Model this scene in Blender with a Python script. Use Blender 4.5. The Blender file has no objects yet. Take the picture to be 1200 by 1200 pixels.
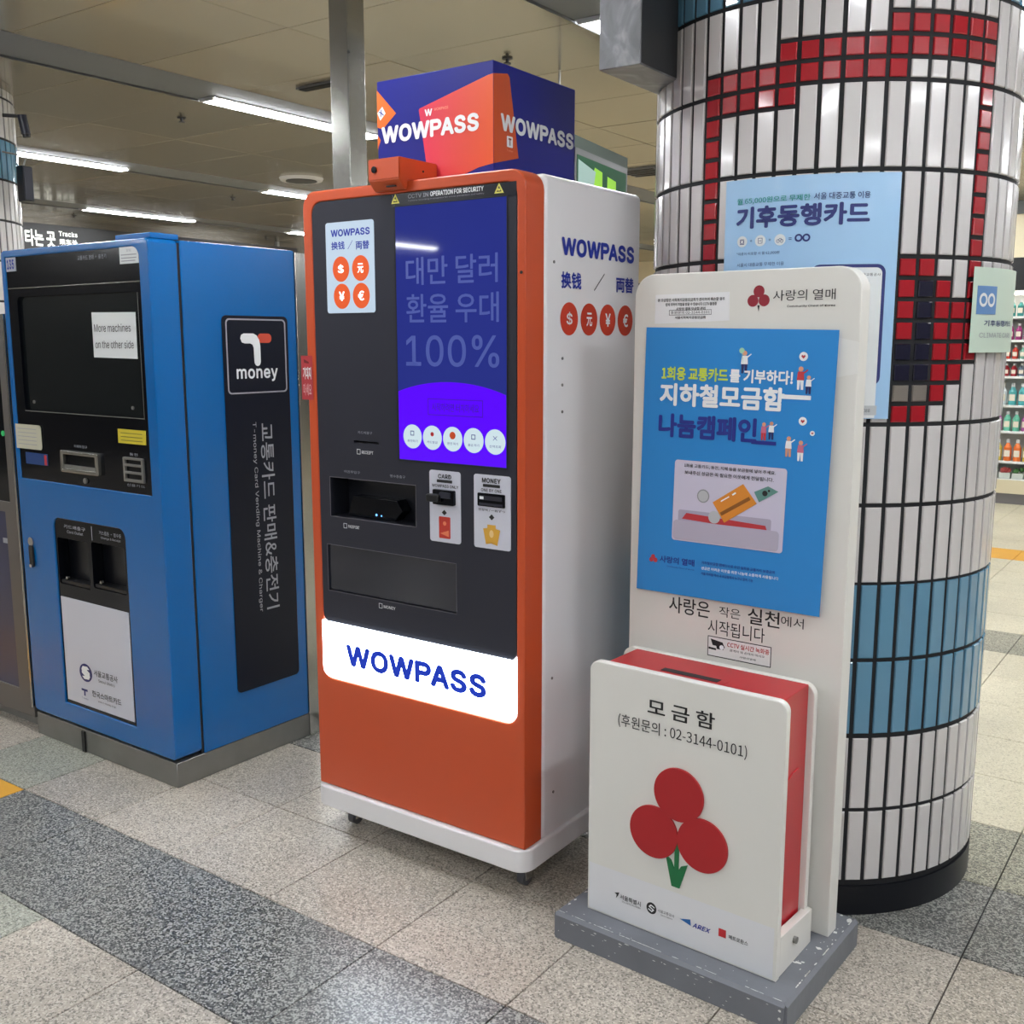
import bpy, bmesh, math, random, os
from mathutils import Vector, Matrix
random.seed(7)
PI = math.pi
SC = bpy.context.scene
COL = SC.collection

# ------------------------------------------------------------------ camera, world, exposure
F_PX, PITCH, YAW, HC = 1218.07, 0.1624, 0.6176, 1.5
cam_d = bpy.data.cameras.new('camera')
cam = bpy.data.objects.new('camera', cam_d); COL.objects.link(cam)
cam_d.sensor_width = 36; cam_d.sensor_height = 36; cam_d.sensor_fit = 'HORIZONTAL'
cam_d.lens = 36 * F_PX / 1200
cam_d.clip_start = 0.05; cam_d.clip_end = 200
cam.location = (0, 0, HC)
cam.rotation_euler = (PI/2 - PITCH, 0, YAW)
SC.camera = cam

world = bpy.data.worlds.new('world'); SC.world = world
world.use_nodes = True
world.node_tree.nodes['Background'].inputs[0].default_value = (0.9, 0.93, 1.0, 1)
world.node_tree.nodes['Background'].inputs[1].default_value = 0.05

SC.view_settings.view_transform = 'Standard'
SC.view_settings.look = 'None'
SC.view_settings.gamma = 1
SC.view_settings.use_curve_mapping = False
SC.view_settings.exposure = 0.0
TUBE_POWER = 74.0        # emission of the fluorescent tubes
CEIL = 2.75
SC.cycles.max_bounces = 8
SC.cycles.sample_clamp_indirect = 6

# ------------------------------------------------------------------ materials
def lin(h):
    if isinstance(h, str):
        h = h.lstrip('#'); c = [int(h[i:i+2], 16)/255 for i in (0, 2, 4)]
    else:
        c = list(h)
    return tuple((x/12.92 if x <= .04045 else ((x+.055)/1.055)**2.4) for x in c) + (1,)

MATS = {}
def mat(name, col, rough=.5, metal=0, emis=0, ecol=None, coat=0, alpha=1, noise=0, nscale=8, bump=0, bscale=200, trans=0, spec=.5):
    if name in MATS: return MATS[name]
    m = bpy.data.materials.new(name); m.use_nodes = True
    nt = m.node_tree; b = nt.nodes['Principled BSDF']
    c = lin(col)
    b.inputs['Base Color'].default_value = c
    b.inputs['Roughness'].default_value = rough
    b.inputs['Metallic'].default_value = metal
    b.inputs['Coat Weight'].default_value = coat
    b.inputs['Coat Roughness'].default_value = .06
    b.inputs['Alpha'].default_value = alpha
    b.inputs['Transmission Weight'].default_value = trans
    b.inputs['Specular IOR Level'].default_value = spec
    if emis:
        b.inputs['Emission Color'].default_value = lin(ecol) if ecol else c
        b.inputs['Emission Strength'].default_value = emis
    tc = None
    if noise or bump:
        tc = nt.nodes.new('ShaderNodeTexCoord')
    if noise:
        n = nt.nodes.new('ShaderNodeTexNoise'); n.inputs['Scale'].default_value = nscale; n.inputs['Detail'].default_value = 5
        nt.links.new(tc.outputs['Object'], n.inputs['Vector'])
        mr = nt.nodes.new('ShaderNodeMapRange')
        mr.inputs[1].default_value = .3; mr.inputs[2].default_value = .7
        mr.inputs[3].default_value = 1-noise; mr.inputs[4].default_value = 1+noise*.5
        nt.links.new(n.outputs['Fac'], mr.inputs[0])
        mx = nt.nodes.new('ShaderNodeVectorMath'); mx.operation = 'SCALE'
        mx.inputs[0].default_value = c[:3]
        nt.links.new(mr.outputs[0], mx.inputs['Scale'])
        nt.links.new(mx.outputs[0], b.inputs['Base Color'])
    if bump:
        n2 = nt.nodes.new('ShaderNodeTexNoise'); n2.inputs['Scale'].default_value = bscale
        nt.links.new(tc.outputs['Object'], n2.inputs['Vector'])
        bp = nt.nodes.new('ShaderNodeBump'); bp.inputs['Strength'].default_value = bump; bp.inputs['Distance'].default_value = .002
        nt.links.new(n2.outputs['Fac'], bp.inputs['Height'])
        nt.links.new(bp.outputs['Normal'], b.inputs['Normal'])
    MATS[name] = m
    return m

def terrazzo(name, base, dark, light, rough, amt=.5, scale=240):
    m = bpy.data.materials.new(name); m.use_nodes = True
    nt = m.node_tree; b = nt.nodes['Principled BSDF']
    geo = nt.nodes.new('ShaderNodeNewGeometry')
    v = nt.nodes.new('ShaderNodeTexVoronoi'); v.inputs['Scale'].default_value = scale
    nt.links.new(geo.outputs['Position'], v.inputs['Vector'])
    sep = nt.nodes.new('ShaderNodeSeparateColor')
    nt.links.new(v.outputs['Color'], sep.inputs[0])
    r = nt.nodes.new('ShaderNodeValToRGB')
    r.color_ramp.interpolation = 'CONSTANT'
    e = r.color_ramp.elements
    e[0].position = 0; e[0].color = lin(dark)
    e[1].position = amt*.42; e[1].color = lin(base)
    x = e.new(1-amt*.45); x.color = lin(light)
    nt.links.new(sep.outputs[0], r.inputs[0])
    n = nt.nodes.new('ShaderNodeTexNoise'); n.inputs['Scale'].default_value = 1.7; n.inputs['Detail'].default_value = 6
    nt.links.new(geo.outputs['Position'], n.inputs['Vector'])
    mr = nt.nodes.new('ShaderNodeMapRange')
    mr.inputs[1].default_value = .3; mr.inputs[2].default_value = .7; mr.inputs[3].default_value = .82; mr.inputs[4].default_value = 1.1
    nt.links.new(n.outputs['Fac'], mr.inputs[0])
    mx = nt.nodes.new('ShaderNodeVectorMath'); mx.operation = 'SCALE'
    nt.links.new(r.outputs[0], mx.inputs[0]); nt.links.new(mr.outputs[0], mx.inputs['Scale'])
    nt.links.new(mx.outputs[0], b.inputs['Base Color'])
    n3 = nt.nodes.new('ShaderNodeTexNoise'); n3.inputs['Scale'].default_value = 90
    nt.links.new(geo.outputs['Position'], n3.inputs['Vector'])
    bp = nt.nodes.new('ShaderNodeBump'); bp.inputs['Strength'].default_value = .04; bp.inputs['Distance'].default_value = .002
    nt.links.new(n3.outputs['Fac'], bp.inputs['Height'])
    nt.links.new(bp.outputs['Normal'], b.inputs['Normal'])
    b.inputs['Roughness'].default_value = rough; b.inputs['Specular IOR Level'].default_value = .75
    MATS[name] = m
    return m

M_beige = [terrazzo('terrazzo_beige_%d' % i, c, '#7b756b', '#cbc4b8', .28, .5) for i, c in enumerate(('#ada498', '#a89f92', '#b2a89b'))]
M_green = terrazzo('terrazzo_greenish', '#98988b', '#6b6c62', '#b4b5a8', .42, .5)
M_dark = terrazzo('terrazzo_dark', '#6c6c68', '#383a3b', '#a2a29c', .3, .75, 230)
M_dark2 = terrazzo('terrazzo_olive', '#8d8a78', '#57564c', '#b3b09c', .38, .7)
M_shoplit = terrazzo('terrazzo_shoplit', '#cfc7ae', '#b3aa92', '#dad3bd', .35, .4)  # far tiles: brightness of the shop light put into their colour
M_tact = mat('yellow_tactile', '#d39a2e', .5)
M_joint = mat('floor_joint', '#2e2c28', .9)
M_ceil = mat('ceiling_enamel', '#a0957f', .24, .5, coat=.25, noise=.05, nscale=1.2)
M_ceil2 = mat('ceiling_enamel_b', '#99907c', .21, .5, coat=.25, noise=.06, nscale=1.0)
M_trough = mat('trough_grey', '#6a6b6e', .65)
M_black = mat('black', '#0d0e11', .45)
M_gloss = mat('black_glass', '#080a10', .12, spec=.25)
M_steel = mat('brushed_steel', '#a9a8a2', .2, .9, noise=.1, nscale=3)
M_steel_d = mat('dull_steel', '#8a8985', .45, .75, noise=.15, nscale=6)
M_chrome = mat('chrome', '#c8c8c8', .15, 1)
M_orange = mat('orange_enamel', '#c44e26', .35, coat=.15)
M_white = mat('white_enamel', '#e4e2e3', .35, coat=.2)
M_panel = mat('charcoal_panel', '#2a2b35', .42, spec=.35)
M_blue = mat('blue_enamel', '#005fa4', .25, coat=.2)
M_bnavy = mat('navy_print', '#161b33', .3, coat=.3)
M_paper = mat('white_paper', '#dcdfe0', .7)
M_ink = mat('black_ink', '#1a1a1c', .6)
M_inkb = mat('blue_ink', '#1d2f93', .5)
M_wink = mat('white_ink', '#eceef0', .5)
M_gink = mat('grey_ink', '#9a9ca4', .6)
M_yel = mat('yellow_label', '#cdbb2c', .6)
M_red = mat('red_enamel', '#b3131f', .4, coat=.2)
M_redp = mat('red_disk', '#a81a20', .5)
M_greenp = mat('green_stem', '#0e6a3a', .5)
M_board = mat('white_board', '#dedcd6', .42, coat=.15, noise=.03, nscale=3)
M_plinth = mat('grey_painted_wood', '#6d7077', .5, noise=.12, nscale=9, bump=.4, bscale=30)
M_scuff = mat('chipped_paint', '#d9d9d6', .7)
M_poster = mat('sky_blue_poster', '#2886cf', .4, coat=.15)
M_lred = mat('red_print', '#c0272e', .55)
M_oprint = mat('orange_print', '#d9501f', .45)

# ------------------------------------------------------------------ object helpers
def tag(o, label=None, cat=None, group=None, kind=None):
    if label: o['label'] = label
    if cat: o['category'] = cat
    if group: o['group'] = group
    if kind: o['kind'] = kind
    return o
def thing(name, loc, label, cat, group=None):
    o = bpy.data.objects.new(name, None); COL.objects.link(o)
    o.location = loc; o.empty_display_size = .1
    return tag(o, label, cat, group)
def root_of(p):
    v = Vector((0, 0, 0))
    while p is not None:
        v = v + Vector(p.location); p = p.parent
    return v
def link(name, me, m, parent=None, smooth=None):
    """me is in world coordinates; it is shifted into the frame of its (unrotated) parent."""
    if m is not None:
        me.materials.clear(); me.materials.append(m)
    if smooth:
        me.shade_smooth(); me.set_sharp_from_angle(angle=math.radians(smooth))
    o = bpy.data.objects.new(name, me); COL.objects.link(o)
    if smooth and len(me.polygons) < 4000:
        wn = o.modifiers.new('even_shading', 'WEIGHTED_NORMAL'); wn.keep_sharp = True; wn.weight = 90
    if parent is not None:
        off = root_of(parent)
        me.transform(Matrix.Translation(-off)); o.parent = parent
    return o
def bm_mesh(bm, name='m'):
    bmesh.ops.recalc_face_normals(bm, faces=bm.faces)
    me = bpy.data.meshes.new(name); bm.to_mesh(me); bm.free(); return me
def add_box(bm, x0, x1, y0, y1, z0, z1, bev=0, seg=2):
    r = bmesh.ops.create_cube(bm, size=1)
    bmesh.ops.scale(bm, vec=(x1-x0, y1-y0, z1-z0), verts=r['verts'])
    bmesh.ops.translate(bm, vec=((x0+x1)/2, (y0+y1)/2, (z0+z1)/2), verts=r['verts'])
    if bev:
        es = list({e for v in r['verts'] for e in v.link_edges})
        bmesh.ops.bevel(bm, geom=es, offset=bev, segments=seg, profile=.5, affect='EDGES')
def box(name, x0, x1, y0, y1, z0, z1, m, parent=None, bev=0, seg=2):
    bm = bmesh.new(); add_box(bm, x0, x1, y0, y1, z0, z1, bev, seg)
    return link(name, bm_mesh(bm), m, parent, 40 if bev else None)
def cyl_bm(bm, p0, p1, r0, r1=None, n=20, caps=True):
    p0 = Vector(p0); p1 = Vector(p1); d = p1-p0
    q = d.to_track_quat('Z', 'Y').to_matrix().to_4x4()
    q.translation = (p0+p1)/2
    bmesh.ops.create_cone(bm, cap_ends=caps, segments=n, radius1=r0, radius2=r0 if r1 is None else r1, depth=d.length, matrix=q)
def cyl(name, p0, p1, r0, m, parent=None, r1=None, n=20):
    bm = bmesh.new(); cyl_bm(bm, p0, p1, r0, r1, n)
    return link(name, bm_mesh(bm), m, parent, 40)

class Face:
    """a flat face standing upright: a along ex, z up, d out along the normal"""
    def __init__(s, x, y, ang, zoff=0):
        s.o = Vector((x, y, zoff)); s.e = Vector((math.cos(ang), math.sin(ang), 0)); s.n = Vector((math.sin(ang), -math.cos(ang), 0))
    def map(s, a, z, d): return s.o + s.e*a + Vector((0, 0, z)) + s.n*d
    def shift(s, b):     # the parallel face b metres further back
        f = Face(0, 0, 0); f.o = s.o - s.n*b; f.e = s.e; f.n = s.n; return f
class Cyl:
    """paper wrapped round a column: a is arc length from angle a0"""
    def __init__(s, cx, cy, r, a0): s.c = (cx, cy); s.r = r; s.a0 = a0
    def map(s, a, z, d):
        t = s.a0 + a/s.r; R = s.r + d
        return Vector((s.c[0]+R*math.cos(t), s.c[1]+R*math.sin(t), z))

def rrect(a0, a1, z0, z1, r=0, corners='1111', n=6):
    """corners: bl br tr tl"""
    pts = []
    cs = [(a0, z0, PI), (a1, z0, 1.5*PI), (a1, z1, 0), (a0, z1, .5*PI)]
    sg = [(1, 1), (-1, 1), (-1, -1), (1, -1)]
    for i, (x, z, t) in enumerate(cs):
        if r and corners[i] == '1':
            cx, cz = x+sg[i][0]*r, z+sg[i][1]*r
            for k in range(n+1):
                u = t + .5*PI*k/n; pts.append((cx+r*math.cos(u), cz+r*math.sin(u)))
        else: pts.append((x, z))
    return pts
def ell(a, z, ra, rz=None, n=32, rot=0, t0=0, t1=2*PI):
    rz = ra if rz is None else rz
    full = abs(t1-t0-2*PI) < 1e-6
    out = []
    for k in range(n if full else n+1):
        t = t0+(t1-t0)*k/n; x = ra*math.cos(t); y = rz*math.sin(t)
        out.append((a+x*math.cos(rot)-y*math.sin(rot), z+x*math.sin(rot)+y*math.cos(rot)))
    return out
def curve_mesh(outer, holes, d0, d1, bev=0):
    cu = bpy.data.curves.new('c', 'CURVE'); cu.dimensions = '2D'; cu.fill_mode = 'BOTH'
    for loop in [outer]+list(holes):
        sp = cu.splines.new('POLY'); sp.points.add(len(loop)-1)
        for i, (x, y) in enumerate(loop): sp.points[i].co = (x, y, 0, 1)
        sp.use_cyclic_u = True
    cu.extrude = max((d1-d0)/2-bev, 0)
    if bev: cu.bevel_depth = bev; cu.bevel_resolution = 2; cu.offset = -bev
    o = bpy.data.objects.new('tmp', cu)
    me = bpy.data.meshes.new_from_object(o)
    bpy.data.objects.remove(o); bpy.data.curves.remove(cu)
    me.transform(Matrix.Translation((0, 0, (d0+d1)/2)))
    return me
def to_face(me, face):
    for v in me.vertices: v.co = face.map(v.co.x, v.co.y, v.co.z)
    bm = bmesh.new(); bm.from_mesh(me)
    bmesh.ops.remove_doubles(bm, verts=bm.verts, dist=1e-5)
    bmesh.ops.recalc_face_normals(bm, faces=bm.faces); bm.to_mesh(me); bm.free()
    me.update()
    return me
def plate(name, face, outer, d0, d1, m, parent, holes=(), bev=0, smooth=None):
    me = to_face(curve_mesh(outer, holes, d0, d1, bev), face)
    return link(name, me, m, parent, smooth or (40 if bev or len(outer) > 8 else None))
def flat_poly(face, loops, d):
    bm = bmesh.new()
    for lp in loops:
        vs = [bm.verts.new(face.map(a, z, d)) for a, z in lp]
        bm.faces.new(vs)
    out = Vector(face.map(loops[0][0][0], loops[0][0][1], d+1)) - Vector(face.map(loops[0][0][0], loops[0][0][1], d))
    bm.normal_update()
    for f in bm.faces:
        if f.normal.dot(out) < 0: f.normal_flip()
    me = bpy.data.meshes.new('p'); bm.to_mesh(me); bm.free(); return me
def prints(name, face, loops, d, m, parent):
    """flat printed shapes, one part"""
    return link(name, flat_poly(face, loops, d), m, parent)
def stroke(pts, w):
    """thin quads along a polyline"""
    out = []
    for (x0, y0), (x1, y1) in zip(pts[:-1], pts[1:]):
        dx, dy = x1-x0, y1-y0; L = math.hypot(dx, dy) or 1
        nx, ny = -dy/L*w/2, dx/L*w/2; ex, ey = dx/L*w*.3, dy/L*w*.3
        out.append([(x0+nx-ex, y0+ny-ey), (x0-nx-ex, y0-ny-ey), (x1-nx+ex, y1-ny+ey), (x1+nx+ex, y1+ny+ey)])
    return out
def ring(a, z, r, w, n=28):
    out = []
    for k in range(n):
        t, u = 2*PI*k/n, 2*PI*(k+1)/n
        out.append([(a+r*math.cos(t), z+r*math.sin(t)), (a+(r+w)*math.cos(t), z+(r+w)*math.sin(t)),
                    (a+(r+w)*math.cos(u), z+(r+w)*math.sin(u)), (a+r*math.cos(u), z+r*math.sin(u))])
    return out
def rect(a0, a1, z0, z1): return [(a0, z0), (a1, z0), (a1, z1), (a0, z1)]
def dup_tree(o, parent=None, delta=None):
    c = o.copy(); COL.objects.link(c)
    if parent is not None: c.parent = parent
    if delta is not None: c.location = Vector(o.location)+Vector(delta)
    for ch in list(o.children): dup_tree(ch, c)
    return c
TEXTS = {}
try:      # a typeface that ships inside Blender; the built-in one serves if it is missing
    SANS = bpy.data.fonts.load(os.path.join(bpy.utils.resource_path('LOCAL'), 'datafiles', 'fonts', 'Inter.woff2'))
    CJK = bpy.data.fonts.load(os.path.join(bpy.utils.resource_path('LOCAL'), 'datafiles', 'fonts', 'Noto Sans CJK Regular.woff2'))
except Exception:
    SANS = CJK = None
def font_mesh(body, font, spacing=1):
    cu = bpy.data.curves.new('t', 'FONT'); cu.body = body; cu.size = 1; cu.resolution_u = 3; cu.space_character = spacing
    if font: cu.font = font
    o = bpy.data.objects.new('tmp', cu)
    me = bpy.data.meshes.new_from_object(o)
    bpy.data.objects.remove(o); bpy.data.curves.remove(cu)
    return me
def span(me):
    xs = [v.co.x for v in me.vertices]; ys = [v.co.y for v in me.vertices]
    return min(xs), max(xs), min(ys), max(ys)
def letter_p():      # the bundled typeface fills its capital P wrongly, so that letter is drawn here
    a0, a1, b0, b1 = span(font_mesh('H', SANS)); H = b1-b0; w = H*.125
    wd = H*.76; ym = b0+H*.42; r = (b1-ym)/2; cy = ym+r; cx = wd-r*1.02
    out = [(0, b0), (w, b0), (w, ym)] + [(cx+r*1.02*math.cos(t), cy+r*math.sin(t)) for t in [(-PI/2)+PI*k/16 for k in range(17)]] + [(0, b1)]
    ri = r-w*.92
    hole = [(w, ym+w*.92)] + [(cx+ri*1.02*math.cos(t), cy+ri*math.sin(t)) for t in [(-PI/2)+PI*k/16 for k in range(17)]] + [(w, b1-w*.92)]
    me = curve_mesh(out, [hole[::-1]], 0, .0001)
    bm = bmesh.new(); bm.from_mesh(me)
    bmesh.ops.delete(bm, geom=[v for v in bm.verts if v.co.z < .00005], context='VERTS')
    for v in bm.verts: v.co.z = 0
    bm.to_mesh(me); bm.free(); return me
def spaced_word(body, bold):
    bm = bmesh.new(); x = 0; prev = None
    for ch in body:
        if ch == ' ': x += .26; prev = None; continue
        g = letter_p() if ch == 'P' else font_mesh(ch, SANS)
        a0, a1, b0, b1 = span(g)
        open_ = 'AWVYT'
        gap = .075 if prev else 0
        if prev and (ch in open_ or prev in open_): gap = .035
        if prev and (prev == 'P' and ch == 'A'): gap = -.01
        x += gap+bold*1.1*(prev is not None)
        g.transform(Matrix.Translation((x-a0, 0, 0))); bm.from_mesh(g); x += a1-a0; prev = ch
        bpy.data.meshes.remove(g)
    me = bpy.data.meshes.new('w'); bm.to_mesh(me); bm.free(); return me
def text_mesh(body, bold):
    plain = all(ord(ch) < 256 or ch == '€' for ch in body)
    if SANS and plain and 'P' in body: me = spaced_word(body, bold)
    else: me = font_mesh(body, (SANS if plain else CJK) if SANS else None, 1+bold*2.2 if plain else 1)
    if SANS and not plain: bold *= .40      # that face is drawn smaller in its em
    elif SANS: bold *= .8
    if bold and me.vertices:      # heavier strokes: the glyphs repeated round a small circle
        bm = bmesh.new(); base = me.copy()
        for k in range(8):
            c = base.copy(); c.transform(Matrix.Translation((bold*math.cos(k*PI/4), bold*math.sin(k*PI/4), 3e-5*(k+1))))
            bm.from_mesh(c); bpy.data.meshes.remove(c)
        bm.from_mesh(base); bm.to_mesh(me); bm.free(); bpy.data.meshes.remove(base)
    return me
def text(face, body, a0, a1, z0, z1, m, parent, d=.0012, bold=.0, shear=0, dz=0, rot=False, name='lettering'):
    """body fitted into the box; dz raises the right end; rot turns it to read downwards"""
    me = text_mesh(body, bold)
    if not me.vertices: return None
    xs = [v.co.x for v in me.vertices]; ys = [v.co.y for v in me.vertices]
    x0, x1, y0, y1 = min(xs), max(xs), min(ys), max(ys)
    for v in me.vertices:
        u = (v.co.x-x0)/(x1-x0 or 1); w = (v.co.y-y0)/(y1-y0 or 1)
        if rot: a, z = a0+(a1-a0)*w, z1-(z1-z0)*u
        else: a, z = a0+(a1-a0)*u+shear*w, z0+(z1-z0)*w+dz*u
        v.co = face.map(a, z, d+v.co.z)
    me.update()
    bm = bmesh.new(); bm.from_mesh(me)
    out = face.map(a0, z0, 1)-face.map(a0, z0, 0)
    bm.normal_update()
    for f in bm.faces:
        if f.normal.dot(out) < 0: f.normal_flip()
    bm.to_mesh(me); bm.free()
    return link(name, me, m, parent)

# ------------------------------------------------------------------ view test used to decide which pieces are built singly
FW = Vector((-math.sin(YAW)*math.cos(PITCH), math.cos(YAW)*math.cos(PITCH), -math.sin(PITCH)))
RT = Vector((math.cos(YAW), math.sin(YAW), 0)); UP = RT.cross(FW)
def in_view(x, y, z, margin=60):
    d = Vector((x, y, z-HC)); w = d.dot(FW)
    if w < .3: return False
    px = 600+F_PX*d.dot(RT)/w; py = 600-F_PX*d.dot(UP)/w
    return -margin < px < 1200+margin and -margin < py < 1200+margin

# ------------------------------------------------------------------ the setting
X0, X1, Y0, Y1 = -12.0, 7.0, -8.5, 15.0
floor = box('floor', X0-.2, X1+.2, Y0-.2, Y1+.2, -.2, -.012, M_joint); tag(floor, 'speckled terrazzo tile floor', kind='structure')
TS = .403; GX, GY = -1.266, 1.7585
def floor_mat(i, j, x, y):
    # j = row index from GY (row 0 spans GY-TS..GY)
    if j == -1:
        if -3.70 < x < -3.28 or (x < -3.28 and int(i) % 1 == 0 and x < -3.28): return M_tact
        return M_dark
    if j == 2: return M_dark if x > -3 else M_beige[(i*7+j*3) % 3]
    if j == 3: return M_dark2
    if j >= 4:
        if y > 7.75 and y < 8.2: return M_tact
        if 5.25 < y < 5.65: return M_dark2
        return M_shoplit
    if j == 0 and i == -6: return M_green
    if j == -2 and i in (-4, -5): return M_green
    return M_beige[(i*7+j*5) % 3]
cells = []
i0 = int((X0-GX)/TS)-1; i1 = int((X1-GX)/TS)+1; j0 = int((Y0-GY)/TS)-1; j1 = int((Y1-GY)/TS)+1
for i in range(i0, i1):
    for j in range(j0, j1):
        xa, ya = GX+i*TS, GY+j*TS
        xc, yc = xa+TS/2, ya+TS/2
        if xc < X0 or xc > X1 or yc < Y0 or yc > Y1: continue
        vis = any(in_view(a, b, 0, 10) for a, b in ((xc, yc), (xa, ya), (xa+TS, ya), (xa, ya+TS), (xa+TS, ya+TS)))
        hidden = (-3.6 < xc < -1.6 and 2.5 < yc < 6) or (xc < -3.3 and yc > 2.3)
        cells.append((0 if vis and not hidden else 1, math.hypot(xc, yc), i, j, xc, yc))
cells.sort()
tile_me = {}
def tile_mesh(m):
    if m.name not in tile_me:
        bm = bmesh.new(); h = TS/2-.0017
        add_box(bm, -h, h, -h, h, -.012, 0, .0012, 1)
        me = bm_mesh(bm); me.materials.append(m); tile_me[m.name] = me
    return tile_me[m.name]
rest = {}
for k, (v, dist, i, j, xc, yc) in enumerate(cells):
    m = floor_mat(i, j, xc, yc)
    if k < 295 and v == 0:
        o = bpy.data.objects.new('floor_tile', tile_mesh(m)); COL.objects.link(o)
        o.parent = floor; o.location = (xc, yc, random.uniform(-.0006, 0))
    else: rest.setdefault(m.name, []).append((xc, yc))
bm = bmesh.new(); mi = []
for n, (mn, cs) in enumerate(rest.items()):
    h = TS/2-.0017
    for xc, yc in cs:
        q = [bm.verts.new((xc+a*h, yc+b*h, -.0003)) for a, b in ((-1, -1), (1, -1), (1, 1), (-1, 1))]
        lo = [bm.verts.new((v.co.x, v.co.y, -.012)) for v in q]
        fs = [bm.faces.new(q)] + [bm.faces.new((q[a], lo[a], lo[(a+1) % 4], q[(a+1) % 4])) for a in range(4)]
        for f in fs: f.material_index = n
me = bpy.data.meshes.new('floor_rest'); bm.to_mesh(me); bm.free()
for mn in rest: me.materials.append(MATS[mn])
o = bpy.data.objects.new('floor_tiles_beyond', me); COL.objects.link(o); o.parent = floor; o['kind'] = 'stuff'

# ceiling: flat enamel panels between troughs that run along Y
ceil = box('ceiling', X0-.2, X1+.2, Y0-.2, Y1+.2, CEIL+.10, CEIL+.3, M_trough); tag(ceil, 'cream metal panel ceiling with recessed light troughs', kind='structure')
TR = [-2.34-2.34*k for k in range(-4, 5)]          # left edges of the troughs
TR = [-2.34+2.34*k for k in range(-4, 4)]
PY, PO = .61, 2.5
spans = []
ts = sorted(TR)
spans.append((X0, ts[0]))
for a, b in zip(ts[:-1], ts[1:]): spans.append((a+.38, b))
spans.append((ts[-1]+.38, X1))
cl = []
for s0, s1 in spans:
    mid = (s0+s1)/2
    for xa, xb in ((s0, mid), (mid, s1)):
        k = int((Y0-PO)/PY)-1
        while PO+k*PY < Y1:
            ya = max(PO+k*PY, Y0); yb = min(PO+(k+1)*PY, Y1)
            if yb-ya > .05:
                vis = in_view((xa+xb)/2, (ya+yb)/2, CEIL, 200)
                cl.append((0 if vis else 1, math.hypot((xa+xb)/2, (ya+yb)/2), xa, xb, ya, yb))
            k += 1
cl.sort(); pm = {}; bm = bmesh.new()
for n, (v, dd, xa, xb, ya, yb) in enumerate(cl):
    if v == 0 and n < 250:
        w, h = round(xb-xa, 3), round(yb-ya, 3); key = (w, h, n % 2)
        if key not in pm:
            b2 = bmesh.new(); add_box(b2, -w/2+.0025, w/2-.0025, -h/2+.0012, h/2-.0012, 0, .02, .0015, 1)
            me = bm_mesh(b2); me.materials.append((M_ceil, M_ceil2)[n % 2]); pm[key] = me
        o = bpy.data.objects.new('ceiling_panel', pm[key]); COL.objects.link(o); o.parent = ceil
        o.location = ((xa+xb)/2, (ya+yb)/2, CEIL+random.uniform(0, .0015))
        o.rotation_euler = (random.uniform(-.002, .002), random.uniform(-.0015, .0015), 0)
    else: add_box(bm, xa+.0025, xb-.0025, ya+.0012, yb-.0012, CEIL, CEIL+.02)
o = link('ceiling_panels_beyond', bm_mesh(bm), M_ceil, ceil); o['kind'] = 'stuff'
bm = bmesh.new()
for t in ts:     # trough sides and lids
    add_box(bm, t-.004, t, Y0, Y1, CEIL, CEIL+.09); add_box(bm, t+.38, t+.384, Y0, Y1, CEIL, CEIL+.09)
    add_box(bm, t, t+.38, Y0, Y1, CEIL+.010, CEIL+.014)
for s0, s1 in spans: add_box(bm, s0, s1, Y0, Y1, CEIL+.03, CEIL+.034)
link('light_trough', bm_mesh(bm), M_trough, ceil)

M_wallc = mat('cream_wall', '#dccba8', .5, noise=.05)
M_wallk = mat('dark_platform_wall', '#34363a', .35)
M_wallb = mat('brown_grey_wall', '#57534c', .5)
M_wallg = mat('grey_green_wall', '#5a625c', .4)
for nm, a, lb in (('wall_left', (X0-.1, X0, Y0, Y1), 'far concourse wall on the left'), ('wall_right', (X1, X1+.1, Y0, Y1), 'wall on the right'),
              ('wall_back', (X0, X1, Y1, Y1+.1), 'cream wall at the far end'), ('wall_front', (X0, X1, Y0-.1, Y0), 'wall behind the viewer')):
    w = box(nm, *a, -.012, CEIL+.1, M_wallk if nm in ('wall_front', 'wall_right') else (M_wallb if nm == 'wall_left' else M_wallc)); tag(w, lb, kind='structure')
    if nm == 'wall_back':
        box('dark_band', X0, X1, Y1-.03, Y1, 1.95, 2.42, M_wallg, w)

# fluorescent lamps ------------------------------------------------
M_tube = mat('fluorescent_tube', '#ffffff', .4, emis=TUBE_POWER, ecol='#f7fbff')
def lamp(x, y, L, label, group=None):
    t = thing('ceiling_light', (x, y, CEIL+.010), label, 'light', group)
    box('housing', x-.062, x+.062, y, y+L, CEIL+.004, CEIL+.010, M_white, t)
    box('tube', x-.045, x+.045, y+.015, y+L-.015, CEIL-.006, CEIL+.004, M_tube, t, .004, 1)
    for e in (y, y+L-.015): box('end_cap', x-.05, x+.05, e, e+.015, CEIL-.007, CEIL+.004, M_white, t)
    return t
seen = {(-4.68, 3.73): 'brightest ceiling strip light, just left of the tall steel post',
        (-7.02, 3.58): 'ceiling strip light starting at the left tiled pillar',
        (-7.02, 6.18): 'ceiling strip light cut off by the orange kiosk corner',
        (-9.36, 6.0): 'dim far ceiling strip light above the blue machine roof',
        (-9.36, 8.6): 'farthest small ceiling strip light beside the orange kiosk edge',
        (-2.34, 3.72): 'strip light showing at the grey hanging duct corner'}
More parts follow.
